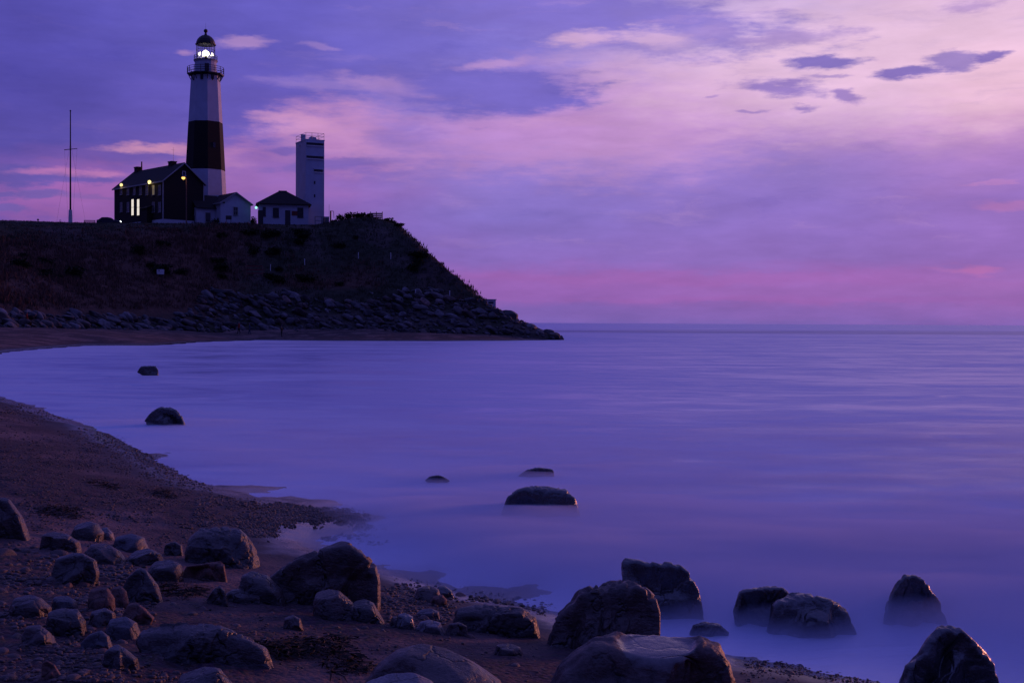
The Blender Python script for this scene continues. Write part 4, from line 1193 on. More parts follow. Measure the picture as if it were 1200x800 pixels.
def build_wrack():
    """torn strands of washed-up seaweed on the sand"""
    rs = np.random.RandomState(21)
    V, F = [], []
    for poly, n in [([(325, 752), (398, 748), (405, 768), (330, 770)], 260), ([(380, 772), (430, 770), (440, 790), (385, 792)], 110), ([(185, 684), (232, 688), (236, 702), (190, 700)], 130),
                    ([(50, 592), (92, 596), (96, 608), (48, 606)], 140), ([(180, 572), (200, 575), (200, 585), (180, 582)], 70), ([(300, 752), (330, 760), (345, 775), (310, 772)], 110),
                    ([(105, 562), (140, 570), (136, 576), (104, 568)], 70)]:
        q = sample_poly(poly, n, rs)
        h, ok = hit_ground(q[:, 0], q[:, 1])
        for p in h[ok]:
            L, w = rs.uniform(0.04, 0.20), rs.uniform(0.002, 0.007)
            a = rs.uniform(0, 6.28)
            d = np.array([math.cos(a), math.sin(a), 0])
            s = np.array([-math.sin(a), math.cos(a), 0])
            z0, z1 = rs.uniform(0.0, 0.02), rs.uniform(0.004, 0.035)
            base = len(V)
            for t, z, k in ((0, z0, 0.5), (0.33, z1, 1), (0.66, z1 * rs.uniform(0.4, 1.1), 1), (1, z0, 0.4)):
                c = p + d * L * t + np.array([0, 0, z + 0.004]) + s * rs.uniform(-0.03, 0.03)
                V += [c - s * w * k, c + s * w * k + np.array([0, 0, rs.uniform(-0.008, 0.012)])]
            F += [[base + 2 * i, base + 2 * i + 1, base + 2 * i + 3, base + 2 * i + 2] for i in range(3)]
    o = link('seaweed', mesh_np('seaweed', V, F), M['weed'])
    tag(o, 'dark strands of washed-up seaweed lying on the sand', 'seaweed', kind='stuff')
M['weed'] = plain('seaweed', (0.020, 0.014, 0.010), 0.7, 0.4, 6, 0, 0.15)
build_cobbles()
build_gravel()
build_wrack()

# ---------------------------------------------------------------- stone revetment under the bluff
def build_revetment():
    rs = np.random.RandomState(3)
    Ps, Fs = [], []
    for k in range(12):
        P, F = free_rock(40 + k, (1.0, rs.uniform(0.6, 0.8), rs.uniform(0.42, 0.62)), 3, 0.12, 7, 0.03, 3.4)
        Ps.append(P)
        Fs.append(F)
    pts = []
    for _ in range(60000):
        x, y = rs.uniform(-84, 13), rs.uniform(150, 232)
        pts.append((x, y))
    pts = np.array(pts)
    d = np.minimum(*head_d(pts[:, 0], pts[:, 1]))
    n = fbm(pts * 0.08, 3, 60)
    top = 9.2 + 8 * n - 6.0 * sstep(-49, -54, pts[:, 0]) - 1.6 * sstep(-36, -26, pts[:, 0]) + 1.0 * sstep(-6, 1, pts[:, 0])
    # only the sea side that can be seen from the bay
    ok = (rs.uniform(size=len(pts)) < 0.8) & (d > -0.6) & (d < top) & (pts[:, 1] < 224)
    pts, d = pts[ok], d[ok]
    keep, cells = [], {}
    for i, (x, y) in enumerate(pts):
        c = (int(x // 0.95), int(y // 0.85))
        if c in cells:
            continue
        cells[c] = 1
        keep.append(i)
    pts, d = pts[keep], d[keep]
    z = head_z(pts[:, 0], pts[:, 1])
    size = (0.36 + 0.66 * rs.uniform(size=len(pts)) ** 2.5) * (1 - 0.3 * sstep(-8, 2, pts[:, 0]))
    # stones that have rolled out onto the strand
    rl = np.column_stack([rs.uniform(-70, 6, 2600), rs.uniform(150, 205, 2600)])
    dr = sdist(rl[:, 0], rl[:, 1], TOE_BAY)
    rl = rl[(dr < -0.3) & (dr > -5.5) & (rs.uniform(size=2600) < np.exp(dr / 1.8))]
    zr = np.array([ground_z(a, b) for a, b in rl])
    pts, z = np.concatenate([pts, rl]), np.concatenate([z, zr])
    size = np.concatenate([size, 0.18 + 0.4 * rs.uniform(size=len(rl)) ** 2.5])
    d = np.concatenate([d, np.zeros(len(rl))])
    # the ones that show largest become things of their own
    vis = size / pts[:, 1] - 0.0009 * (d > 9)
    order = np.argsort(-vis)
    one = order[:285]
    rest = order[285:]
    meshes = []
    for P, F in zip(Ps, Fs):
        me = mesh_np('armour_stone', P, F)
        me.materials.append(M['armour'])
        meshes.append(me)
    pale = M['pale_rock']
    for n_, i in enumerate(one):
        o = bpy.data.objects.new('armour_stone', meshes[rs.randint(len(meshes))])
        COL.objects.link(o)
        s = size[i] * 1.12
        o.scale = (s * rs.uniform(0.9, 1.4), s * rs.uniform(0.85, 1.1), s * rs.uniform(0.85, 1.15))
        o.location = (pts[i, 0], pts[i, 1], z[i] + 0.22 * s)
        o.rotation_euler = (rs.uniform(-0.5, 0.2), rs.uniform(0.1, 0.75), rs.uniform(-0.5, 0.5))
        tag(o, 'angular grey armour stone in the sloping stone revetment under the bluff', 'stone', 'armour stones of the revetment')
    pos = np.stack([pts[rest, 0], pts[rest, 1], z[rest] + 0.1 * size[rest]], -1)
    sc = size[rest][:, None] * rs.uniform(0.8, 1.3, (len(rest), 3))
    o = merged('revetment_rubble', M['armour'], Ps, Fs, pos, sc, rs.uniform(-0.6, 0.6, len(rest)), rs.uniform(0.0, 0.8, len(rest)))
    tag(o, 'smaller grey stones packed between the armour stones below the bluff', 'rubble', kind='stuff')
    # a few singled out
    for lab, px, py, w, mat, Y, tl in [
            ('pale armour stone tilted in the revetment under the rounded bluff end', 383, 365, 8, 'pale_rock', 208, 0.9),
            ('bluish pale armour stone high in the revetment under the bluff end', 436, 345, 8, 'pale_rock', 212, 0.9),
            ('pinkish round armour stone at the head of the walkers on the strand', 294, 369, 10, 'red_rock', 206, 0.2),
            ('pale flat armour stone low in the revetment seaward of the walkers', 333, 370, 9, 'pale_rock', 205, 0.3)]:
        p = at(px, py, Y)
        P, F = free_rock(77 + px, (1, 0.7, 0.55), 3, 0.12, 6, 0.03, 3.0)
        o = link('armour_stone', mesh_np('armour_stone', P, F), M[mat])
        r = w / 2 * Y / FPX
        o.scale = (r, r, r)
        o.location = p
        o.rotation_euler = (-0.4, tl, 0.2)
        tag(o, lab, 'stone', 'armour stones of the revetment')
    # the end of the spit: bigger blocks standing in the water
    for lab, px, py, w, hh, Y in [
            ('last dark block at the tip of the rocky spit, awash', 650, 393, 13, 7, 203),
            ('dark block beside the tip of the rocky spit', 633, 391, 17, 10, 204),
            ('dark hummock of stone on the back of the rocky spit', 618, 386, 22, 13, 206),
            ('dark stone capping the rocky spit below the concrete block', 596, 372, 26, 16, 209)]:
        p = at(px, py, Y)
        P, F = free_rock(7 + px, (1, 0.9, 0.8), 4, 0.14, 7, 0.04, 2.6)
        o = link('spit_stone', mesh_np('spit_stone', P, F), M['armour'])
        o.scale = (w / 2 * Y / FPX, w / 2 * Y / FPX, hh / 2 * Y / FPX * 1.4)
        o.location = p
        tag(o, lab, 'stone', 'stones of the rocky spit')
build_revetment()

# ---------------------------------------------------------------- grass, brush and shrubs of the headland
def leaf_mat(name, c1, c2):
    m, g, p = new_mat(name)
    geo = g.n('ShaderNodeNewGeometry').outputs['Position']
    g.put(p.inputs['Base Color'], g.mix(g.rng(g.noise(geo, 1.6, 4, 0.6), 0.3, 0.7), C4(c1), C4(c2)))
    p.inputs['Roughness'].default_value = 0.9
    p.inputs['Specular IOR Level'].default_value = 0.1
    return m
M['grass'] = leaf_mat('dry_grass', (0.072, 0.068, 0.048), (0.038, 0.042, 0.028))
M['brush'] = leaf_mat('russet_brush', (0.16, 0.086, 0.064), (0.09, 0.054, 0.044))
M['leaf'] = leaf_mat('shrub_leaf', (0.030, 0.036, 0.018), (0.016, 0.020, 0.012))
M['bark'] = plain('bark', (0.04, 0.03, 0.025), 0.9)
def blades(pts, z, h, spread, per, rs):
    """tufts of narrow upright blades"""
    n = len(pts)
    N = n * per
    b = np.repeat(np.column_stack([pts, z]), per, 0)
    hh = np.repeat(h, per) * rs.uniform(0.5, 1.1, N)
    off = rs.normal(0, 1, (N, 2)) * np.repeat(spread, per)[:, None]
    b[:, :2] += off
    a = rs.uniform(0, 6.28, N)
    w = 0.05 + 0.10 * hh
    dx, dy = np.cos(a) * w, np.sin(a) * w
    lean = rs.normal(0, 0.28, (N, 2)) * hh[:, None]
    p0 = b - np.column_stack([dx, dy, 0.15 + 0 * dx])
    p1 = b + np.column_stack([dx, dy, -0.15 + 0 * dx])
    p2 = b + np.column_stack([lean[:, 0] + dx * 0.3, lean[:, 1] + dy * 0.3, hh])
    V = np.stack([p0, p1, p2], 1).reshape(-1, 3)
    return V, np.arange(N * 3).reshape(-1, 3)
def build_cover():
    rs = np.random.RandomState(8)
    q = np.column_stack([rs.uniform(-150, 12, 60000), rs.uniform(150, 262, 60000)])
    d = np.minimum(*head_d(q[:, 0], q[:, 1]))
    vis = np.abs(q[:, 0]) < q[:, 1] * 0.46
    q, d = q[(d > 5) & vis], d[(d > 5) & vis]
    ru = russet(q[:, 0], q[:, 1])
    z = head_z(q[:, 0], q[:, 1])
    flat = sstep(28, 34, d)
    r = rs.uniform(size=len(q))
    isr = ru > r
    for name, sel, mat, lab in (('grass', ~isr & (r > 0.35), M['grass'], 'rough dark grass covering the headland'), ('brush', isr, M['brush'], 'russet brush on the lower slope of the headland')):
        p, zz, fl = q[sel], z[sel], flat[sel]
        h = (0.35 + 0.9 * fbm(p * 0.3, 3, 71).clip(-0.3, 1)) * (1 - 0.75 * fl) + 0.12
        h = np.clip(h, 0.12, 1.4) * (1.25 if name == 'brush' else 0.85)
        V, F = blades(p, zz, h, 0.18 + 0.3 * h, 7, rs)
        tag(link(name, mesh_np(name, V, F), mat), lab, name, kind='stuff')
def shrub(px, py, w, h, Y, seed, lab, grp, name='shrub', on_ground=True):
    """leafy bush: short stems and a ragged cloud of leaf faces"""
    rs = np.random.RandomState(seed)
    p = at(px, py, Y)
    zg = ground_z(p.x, Y)
    W_, H_ = w / 2 * Y / FPX, h * Y / FPX
    root = thing(name, lab, 'shrub', (p.x, Y, zg - 0.1), 0, grp)
    st = MB()
    for _ in range(5):
        a = rs.uniform(0, 6.28)
        st.tube((0, 0, -0.2), (math.cos(a) * W_ * 0.5, math.sin(a) * W_ * 0.5, H_ * 0.6), 0.05, 0.015, 5)
    st.build('stem', M['bark'], root)
    n = int(260 + 200 * W_)
    cl = rs.normal(size=(9, 3)) * np.array([W_ * 0.42, W_ * 0.42, H_ * 0.2]) + np.array([0, 0, H_ * 0.55])
    c = cl[rs.randint(9, size=n)] + rs.normal(size=(n, 3)) * np.array([W_ * 0.26, W_ * 0.26, H_ * 0.2])
    c[:, 2] = np.clip(c[:, 2], 0.02, H_ * 1.12)
    u = rs.normal(size=(n, 3))
    u /= np.linalg.norm(u, axis=1)[:, None]
    v = np.cross(u, rs.normal(size=(n, 3)))
    v /= np.linalg.norm(v, axis=1)[:, None]
    s = rs.uniform(0.08, 0.22, n)[:, None]
    V = np.stack([c - u * s, c + v * s * 0.6, c + u * s, c - v * s * 0.6], 1).reshape(-1, 3)
    link('foliage', mesh_np('foliage', V, np.arange(n * 4).reshape(-1, 4)), M['leaf'], root)
    return root
build_cover()
for i, (px, py, w, h, Y, lab) in enumerate([
        (401, 260, 12, 8, 240, 'low round shrub on the bluff top next to the pipe railing'),
        (411, 259, 12, 8, 239, 'bushy shrub with the highest crown on the seaward bluff top'),
        (420, 259, 14, 7, 238, 'broad shrub in the middle of the bluff-top thicket'),
        (430, 260, 14, 6, 238, 'low shrub at the seaward end of the bluff-top thicket'),
        (456, 264, 12, 4, 236, 'small scrubby bush between the board fence and the bluff edge'),
        (466, 266, 9, 4, 233, 'overhanging tuft of scrub at the very edge of the bluff'),
        (391, 263, 10, 5, 241, 'low shrub right beside the white watch tower')]):
    shrub(px, py, w, h, Y, 60 + i, lab, 'shrubs along the bluff top')
for i, (px, py, w, h, Y, lab) in enumerate([
        (253, 264, 8, 9, 243, 'dark shrub beside the door of the lean-to wing'),
        (297, 264, 7, 10, 243.5, 'dark shrub between the gabled and the hip-roofed white buildings')]):
    shrub(px, py, w, h, Y, 80 + i, lab, 'shrubs by the white buildings')

# ---------------------------------------------------------------- building materials
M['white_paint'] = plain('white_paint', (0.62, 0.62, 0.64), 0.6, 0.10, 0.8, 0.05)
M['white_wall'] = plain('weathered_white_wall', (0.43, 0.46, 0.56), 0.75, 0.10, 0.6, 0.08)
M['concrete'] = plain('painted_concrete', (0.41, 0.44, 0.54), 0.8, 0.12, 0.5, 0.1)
M['brown_band'] = plain('dark_brown_paint', (0.008, 0.007, 0.008), 0.8, 0.15, 0.8)
M['black_iron'] = plain('black_iron', (0.018, 0.017, 0.018), 0.5, 0.15, 2)
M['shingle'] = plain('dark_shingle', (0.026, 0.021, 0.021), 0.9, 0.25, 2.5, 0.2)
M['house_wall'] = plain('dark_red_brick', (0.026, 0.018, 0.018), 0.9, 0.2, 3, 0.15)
M['trim'] = plain('grey_white_trim', (0.30, 0.30, 0.33), 0.6, 0.06)
M['glass'] = plain('dark_window_glass', (0.03, 0.03, 0.05), 0.08, 0.05, 1, 0, 0.6)
M['door'] = plain('dark_door', (0.05, 0.045, 0.055), 0.6)
M['red_board'] = plain('red_board', (0.16, 0.03, 0.03), 0.6)
M['wood'] = plain('weathered_wood', (0.17, 0.10, 0.075), 0.8, 0.25, 4)
M['steel'] = plain('galvanised_steel', (0.16, 0.16, 0.18), 0.5, 0.1, 2, 0, 0.4, 0.3)
M['lit_pane'] = glow('lit_window', (1.0, 0.90, 0.74), 0.95)
M['dim_pane'] = glow('dim_lit_window', (1.0, 0.75, 0.35), 0.12, (0.05, 0.05, 0.06))
M['amber_lamp'] = glow('amber_lamp', (1.0, 0.56, 0.10), 1.7)
M['yellow_lamp'] = glow('yellow_lamp', (1.0, 0.78, 0.26), 1.5)
M['green_lamp'] = glow('green_lamp', (0.35, 1.0, 0.80), 1.4)
M['beacon'] = glow('beacon_lens', (1.0, 0.90, 0.66), 4.0)
M['headlight_on'] = glow('headlight', (0.9, 0.95, 1.0), 4.0)
def lantern_glass():
    m = bpy.data.materials.new('lantern_glass')
    m.use_nodes = True
    nt = m.node_tree
    nt.nodes.clear()
    o = nt.nodes.new('ShaderNodeOutputMaterial')
    mx = nt.nodes.new('ShaderNodeMixShader')
    t = nt.nodes.new('ShaderNodeBsdfTransparent')
    gl = nt.nodes.new('ShaderNodeBsdfGlossy')
    gl.inputs['Roughness'].default_value = 0.05
    t.inputs[0].default_value = (0.92, 0.93, 0.95, 1)
    mx.inputs[0].default_value = 0.07
    nt.links.new(t.outputs[0], mx.inputs[1])
    nt.links.new(gl.outputs[0], mx.inputs[2])
    nt.links.new(mx.outputs[0], o.inputs[0])
    return m
M['lantern_glass'] = lantern_glass()
def lamp_light(name, parent, loc, color, watts, r=0.12):
    d = bpy.data.lights.new(name, 'POINT')
    d.energy, d.color, d.shadow_soft_size = watts, color, r
    o = bpy.data.objects.new(name, d)
    COL.objects.link(o)
    o.parent = parent
    o.location = loc
    return o

# ---------------------------------------------------------------- lighthouse
def build_lighthouse():
    Y = 254.0
    base = at(240.7, 262, Y)
    zg = ground_z(base.x, Y)
    def Z(py):
        return at(240.7, py, Y).z - zg
    k = Y / FPX
    root = thing('lighthouse', 'tall white octagonal lighthouse with a broad dark brown band and a lit lantern', 'lighthouse', (base.x, Y, zg))
    def rad(py):
        return (32.5 + (py - 87) * 0.108) / 2 * k / 0.985
    rot = R(7) + math.atan2(base.x, Y) * -1
    def oct_(prof, name, mat, smooth=False):
        return MB().lathe(prof, 8, rot).build(name, mat, root, smooth)
    zb, z1, z2, z3 = -0.8, Z(200), Z(144), Z(90)
    def rz(z):
        return rad(262) + (rad(90) - rad(262)) * (z - Z(262)) / (Z(90) - Z(262))
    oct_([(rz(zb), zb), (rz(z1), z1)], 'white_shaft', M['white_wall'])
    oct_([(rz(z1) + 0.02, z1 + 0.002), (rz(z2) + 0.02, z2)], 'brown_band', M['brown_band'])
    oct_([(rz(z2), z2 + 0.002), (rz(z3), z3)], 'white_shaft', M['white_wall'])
    for a, z in ((-30, Z(93)), (20, Z(92)), (75, Z(92)), (-75, Z(93)), (25, Z(172))):
        w = MB().box(-0.28, 0.28, -0.10, 0.1, -0.5, 0.5).build('window', M['glass'], root)
        t = rot + R(22.5 + 45 * round((a - 22.5) / 45))
        rr = rz(z) * math.cos(R(22.5))
        w.location = (rr * math.sin(t), -rr * math.cos(t), z)
        w.rotation_euler = (0, 0, t)
    zd = Z(87.2)
    oct_([(rz(z3) + 0.05, z3 + 0.002), (3.0, zd - 0.25), (3.6, zd - 0.22), (3.62, zd), (2.0, zd + 0.02)], 'gallery', M['black_iron'])
    for i in range(16):
        t = rot + 2 * math.pi * i / 16
        c, s = math.sin(t), -math.cos(t)
        b = MB()
        b.tube((3.35 * c, 3.35 * s, zd - 0.26), (2.72 * c, 2.72 * s, zd - 1.5), 0.09, 0.07, 6)
        b.tube((3.3 * c, 3.3 * s, zd - 0.27), (2.6 * c, 2.6 * s, zd - 0.29), 0.07, 0.07, 6)
        b.build('bracket', M['black_iron'], root)
    def railing(r, z, h, n, name, bars=2, pr=0.035):
        b = MB()
        P = [(r * math.sin(rot + 2 * math.pi * i / n), -r * math.cos(rot + 2 * math.pi * i / n)) for i in range(n)]
        for i in range(n):
            q = P[(i + 1) % n]
            b.tube((*P[i], z), (*P[i], z + h), pr * 1.3, None, 6)
            for j in range(1, bars + 1):
                b.tube((*P[i], z + h * j / bars), (*q, z + h * j / bars), pr, None, 6)
        return b.build(name, M['black_iron'], root)
    railing(3.55, zd, 1.25, 16, 'gallery_railing', 3, 0.045)
    zw = Z(72)
    MB().lathe([(2.12, zd + 0.022), (2.12, zw - 0.15), (2.28, zw - 0.12), (2.28, zw)], 16, rot).build('watch_room', M['white_wall'], root)
    MB().box(-0.4, 0.4, -2.2, -2.05, zd + 0.05, zd + 1.8).build('door', M['door'], root).rotation_euler = (0, 0, R(20))
    MB().lathe([(2.0, zw + 0.003), (2.36, zw + 0.005), (2.36, zw + 0.14), (2.0, zw + 0.142)], 16, rot).build('lantern_deck', M['black_iron'], root)
    railing(2.24, zw + 0.14, 0.9, 14, 'lantern_railing', 2, 0.03)
    zl, zt = zw + 0.14, Z(53)
    mul = MB()
    n = 12
    for i in range(n):
        t = rot + 2 * math.pi * i / n
        mul.tube((1.8 * math.sin(t), -1.8 * math.cos(t), zl), (1.8 * math.sin(t), -1.8 * math.cos(t), zt), 0.045, None, 6)
    for z in (zl + 0.05, zl + (zt - zl) * 0.33, zl + (zt - zl) * 0.66, zt - 0.05):
        for i in range(n):
            t, u = rot + 2 * math.pi * i / n, rot + 2 * math.pi * (i + 1) / n
            mul.tube((1.8 * math.sin(t), -1.8 * math.cos(t), z), (1.8 * math.sin(u), -1.8 * math.cos(u), z), 0.035, None, 6)
    mul.build('glazing_bars', M['black_iron'], root)
    MB().lathe([(1.74, zl + 0.01), (1.74, zt - 0.01)], n, rot, caps=False).build('lantern_glass', M['lantern_glass'], root)
    h = zt - zl
    lens = MB()
    lens.lathe([(0.30, zl + 0.26 * h), (0.55, zl + 0.33 * h), (0.80, zl + 0.43 * h), (0.60, zl + 0.54 * h), (0.22, zl + 0.66 * h)], 20, 0)
    lens.build('lens', M['beacon'], root, True)
    sidel = MB()
    for i in range(10):
        t = 2 * math.pi * i / 10
        sidel.ball((1.40 * math.sin(t), -1.40 * math.cos(t), zl + 0.40 * h), (0.11, 0.11, 0.26), 8)
    sidel.build('prism_ring', M['beacon'], root, True)
    MB().lathe([(0.16, zl + 0.02), (0.24, zl + 0.29 * h)], 10, 0).build('lens_pedestal', M['black_iron'], root)
    zdome = zt
    MB().lathe([(2.02, zdome), (2.02, zdome + 0.14), (1.88, zdome + 0.16), (1.82, zdome + 0.55), (1.6, zdome + 1.05), (1.25, zdome + 1.48), (0.8, zdome + 1.80), (0.3, zdome + 1.98), (0.2, zdome + 2.3)], 16, rot).build('dome', M['black_iron'], root, False)
    zball = Z(36.6)
    MB().lathe([(0.22, zdome + 2.0), (0.17, zball - 0.3)], 10, 0).ball((0, 0, zball), 0.40, 14).build('ventilator_ball', M['black_iron'], root, True)
    MB().tube((0, 0, zball + 0.3), (0, 0, zball + 1.6), 0.025, 0.012, 5).build('lightning_rod', M['black_iron'], root)
    lamp_light('beacon_light', root, (0, 0, zl + 0.5 * h), (1.0, 0.9, 0.7), 60, 0.6)
build_lighthouse()

# ---------------------------------------------------------------- helpers for turned buildings
class Frame:
    """a building's own axes: x along the face on the sea side, y along the face running back"""
    def __init__(s, px, py, Y, deg):
        s.o = at(px, py, Y)
        s.z = ground_z(s.o.x, Y)
        s.o.z = s.z
        s.a = R(deg)
        s.ex, s.ey = Vector((math.cos(s.a), math.sin(s.a), 0)), Vector((-math.sin(s.a), math.cos(s.a), 0))
    def on_x(s, px, py, x=0.0):
        """local (y, z) where the ray meets the plane local x = const"""
        d = ray(px, py)
        t = ((s.o + s.ex * x) - CAM).dot(s.ex) / d.dot(s.ex)
        p = CAM + d * t - s.o
        return p.dot(s.ey), p.z
    def on_y(s, px, py, y=0.0):
        d = ray(px, py)
        t = ((s.o + s.ey * y) - CAM).dot(s.ey) / d.dot(s.ey)
        p = CAM + d * t - s.o
        return p.dot(s.ex), p.z
def add_window(root, face, c, z, w, h, frame_mat, pane_mat, bars=True, name='window'):
    """face 'x': wall on local x = 0 looking to -x, 'y': wall on local y = 0 looking to -y"""
    b = MB()
    t = 0.09
    def bx(b, u0, u1, z0, z1, d0, d1):
        if face == 'x':
            b.box(d0, d1, c + u0, c + u1, z + z0, z + z1)
        else:
            b.box(c + u0, c + u1, d0, d1, z + z0, z + z1)
    W2, H2 = w / 2, h / 2
    bx(b, -W2 - t, -W2, -H2, H2, -0.07, 0.02)
    bx(b, W2, W2 + t, -H2, H2, -0.07, 0.02)
    bx(b, -W2 - t, W2 + t, H2 + 0.001, H2 + t, -0.08, 0.02)
    if bars:
        bx(b, -W2 + 0.001, W2 - 0.001, -0.03, 0.03, -0.05, 0.01)
        bx(b, -0.02, 0.02, -H2 + 0.002, -0.031, -0.045, 0.01)
        bx(b, -0.02, 0.02, 0.031, H2 - 0.002, -0.045, 0.01)
    f = b.build(name, frame_mat, root)
    p = MB()
    bx(p, -W2 + 0.002, W2 - 0.002, -H2 + 0.002, H2 - 0.002, -0.03, 0.03)
    p.build('pane', pane_mat, f)
    s = MB()
    bx(s, -W2 - t * 1.4, W2 + t * 1.4, -H2 - 0.10, -H2 - 0.002, -0.14, 0.02)
    s.build('sill', frame_mat, f)
    return f
def gable_house(root, w, L, wall_h, ridge_h, mats, eave=0.35, base_mat=None, base_h=0.0, th=0.16):
    """walls with their gable ends, two roof slopes, rake boards; ridge runs along y"""
    wall, roof, trim = mats
    MB().prism([(0, base_h - (1.2 if not base_mat else 0)), (w, base_h - (1.2 if not base_mat else 0)), (w, wall_h), (w / 2, ridge_h - 0.02), (0, wall_h)], 0, L, 'y').build('wall', wall, root)
    if base_mat:
        MB().box(-0.05, w + 0.05, -0.05, L + 0.05, -1.2, base_h - 0.002).build('foundation', base_mat, root)
    sl = (ridge_h - wall_h) / (w / 2)
    e = eave
    rf = MB()
    for sgn in (0, 1):
        def X(x):
            return w - x if sgn else x
        rf.prism([(X(-e), wall_h - e * sl + 0.01), (X(w / 2), ridge_h + 0.01), (X(w / 2), ridge_h + th), (X(-e), wall_h - e * sl + th)], -0.4, L + 0.4, 'y')
    ro = rf.build('roof', roof, root)
    for y0, y1 in ((-0.46, -0.402), (L + 0.402, L + 0.46)):
        b = MB()
        for sgn in (0, 1):
            def X(x):
                return w - x if sgn else x
            b.prism([(X(-e), wall_h - e * sl - 0.12), (X(w / 2 - 0.001), ridge_h - 0.12), (X(w / 2 - 0.001), ridge_h + th - 0.01), (X(-e), wall_h - e * sl + th - 0.01)], y0, y1, 'y')
        b.build('rake_board', trim, root)
    for x0, x1 in ((-e - 0.07, -e - 0.002), (w + e + 0.002, w + e + 0.07)):
        MB().box(x0, x1, -0.4, L + 0.4, wall_h - e * sl - 0.10, wall_h - e * sl + th - 0.02).build('gutter', trim, root)
    return ro

# ---------------------------------------------------------------- keeper's house
def build_keepers_house():
    F = Frame(191, 263, 240, 42)
    w, L = F.on_y(238.6, 240)[0], F.on_x(134.6, 240)[0]
    wall_h = F.on_y(191, 211)[1]
    ridge_h = F.on_y(216, 191.5, 0)[1]
    root = thing('keepers_house', 'big two-storey dark brick house with lit windows, directly in front of the lighthouse', 'house', F.o, F.a)
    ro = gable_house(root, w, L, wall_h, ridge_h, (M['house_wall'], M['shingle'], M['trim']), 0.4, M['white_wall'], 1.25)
    for y, ww, extra in ((L * 0.22, 1.5, 0.55), (L * 0.93, 1.3, 0.75)):
        c = MB().box(w / 2 - 0.5, w / 2 + 0.5, y - ww / 2, y + ww / 2, ridge_h - 1.2, ridge_h + extra)
        c.box(w / 2 - 0.58, w / 2 + 0.58, y - ww / 2 - 0.08, y + ww / 2 + 0.08, ridge_h + extra + 0.002, ridge_h + extra + 0.2)
        c.build('chimney', M['house_wall'], ro)
    MB().tube((w / 2 + 0.1, L * 0.86, ridge_h + 0.1), (w / 2 + 0.1, L * 0.86, ridge_h + 1.9), 0.16, 0.13, 8).build('chimney_pipe', M['black_iron'], ro)
    an = MB().tube((w / 2, L * 0.2, ridge_h + 0.72), (w / 2, L * 0.2, ridge_h + 3.4), 0.03, 0.02, 5)
    an.tube((w / 2 - 0.4, L * 0.2, ridge_h + 2.9), (w / 2 + 0.4, L * 0.2, ridge_h + 2.9), 0.015, None, 5)
    an.build('aerial', M['steel'], ro)
    # corner boards
    for x, y in ((0, 0), (w, 0), (0, L)):
        MB().box(x - 0.09, x + 0.09, y - 0.09, y + 0.09, 1.252, wall_h - 0.25).build('corner_board', M['trim'], root)
    for px in (142.2, 150.2, 157.6, 164.8, 172.4, 180, 187.2):
        y, z = F.on_x(px, 223)
        dim = abs(px - 180) < 1
        add_window(root, 'x', y, z, 0.85, 1.75, M['trim'], M['dim_pane'] if dim else M['glass'])
    for px in (142.2, 150.2, 180, 187.2):
        y, z = F.on_x(px, 243)
        add_window(root, 'x', y, z, 0.85, 1.8, M['trim'], M['glass'])
    for px in (155.6, 162.2):
        y, z = F.on_x(px, 243)
        f = add_window(root, 'x', y, z, 1.0, 3.1, M['house_wall'], M['lit_pane'], True, 'lit_window')
        f['label'] = 'tall brightly lit white window'
    # attic window in the gable
    x, z = F.on_y(215.5, 203.5)
    add_window(root, 'y', x, z, 0.55, 0.75, M['white_paint'], M['glass'], False, 'attic_window')
    # porch wing against the long wall
    y0, z0 = F.on_x(178.5, 262)
    y1, _ = F.on_x(171.5, 262)
    p = MB().prism([(-1.1, -0.8), (-0.1, -0.8), (-0.1, 3.9), (-1.1, 3.5)], y0, y1, 'y').build('porch', M['house_wall'], root)
    MB().prism([(-1.3, 3.43), (-0.102, 3.92), (-0.102, 4.05), (-1.3, 3.56)], y0 - 0.2, y1 + 0.2, 'y').build('porch_roof', M['shingle'], p)
    # step rail by the gable
    for px, mat in ((145.2, 'yellow_lamp'), (178.3, 'yellow_lamp')):
        y, z = F.on_x(px, 215.8 if px < 150 else 212.4)
        a = MB().tube((0.0, y, z + 0.1), (-0.55, y, z + 0.35), 0.04, None, 6).tube((-0.55, y, z + 0.35), (-0.55, y, z + 0.1), 0.04, None, 6).build('wall_lamp', M['black_iron'], root)
        r = 0.30 if px < 150 else 0.34
        MB().ball((-0.55, y, z - 0.2), r, 14).build('lamp_globe', M[mat], a, True)
        lamp_light('wall_lamp_light', a, (-0.9, y, z - 0.7), (1.0, 0.72, 0.25), 6 if px < 150 else 20)
build_keepers_house()
def build_lamp_post():
    Y = 236.5
    p = at(218.3, 263, Y)
    zg = ground_z(p.x, Y)
    root = thing('lamp_post', 'lamp post with an amber lamp glowing before the dark gable of the house', 'lamp post', (p.x, Y, zg))
    zt = at(218.3, 207.5, Y).z - zg
    MB().tube((0, 0, -0.5), (0, 0, zt), 0.13, 0.08, 8).build('pole', M['wood'], root)
    MB().tube((0, -0.02, zt - 0.1), (-0.5, -0.1, zt + 0.15), 0.04, None, 6).build('arm', M['black_iron'], root)
    h = MB().lathe([(0.08, zt + 0.22), (0.34, zt + 0.05), (0.36, zt - 0.02)], 12, 0, (-0.52, -0.1)).build('lamp_hood', M['black_iron'], root)
    MB().ball((-0.52, -0.1, zt - 0.16), (0.34, 0.34, 0.32), 14).build('lamp_bulb', M['amber_lamp'], h, True)
    lamp_light('lamp_post_light', root, (-0.45, -0.45, zt - 0.8), (1.0, 0.55, 0.12), 6)
build_lamp_post()

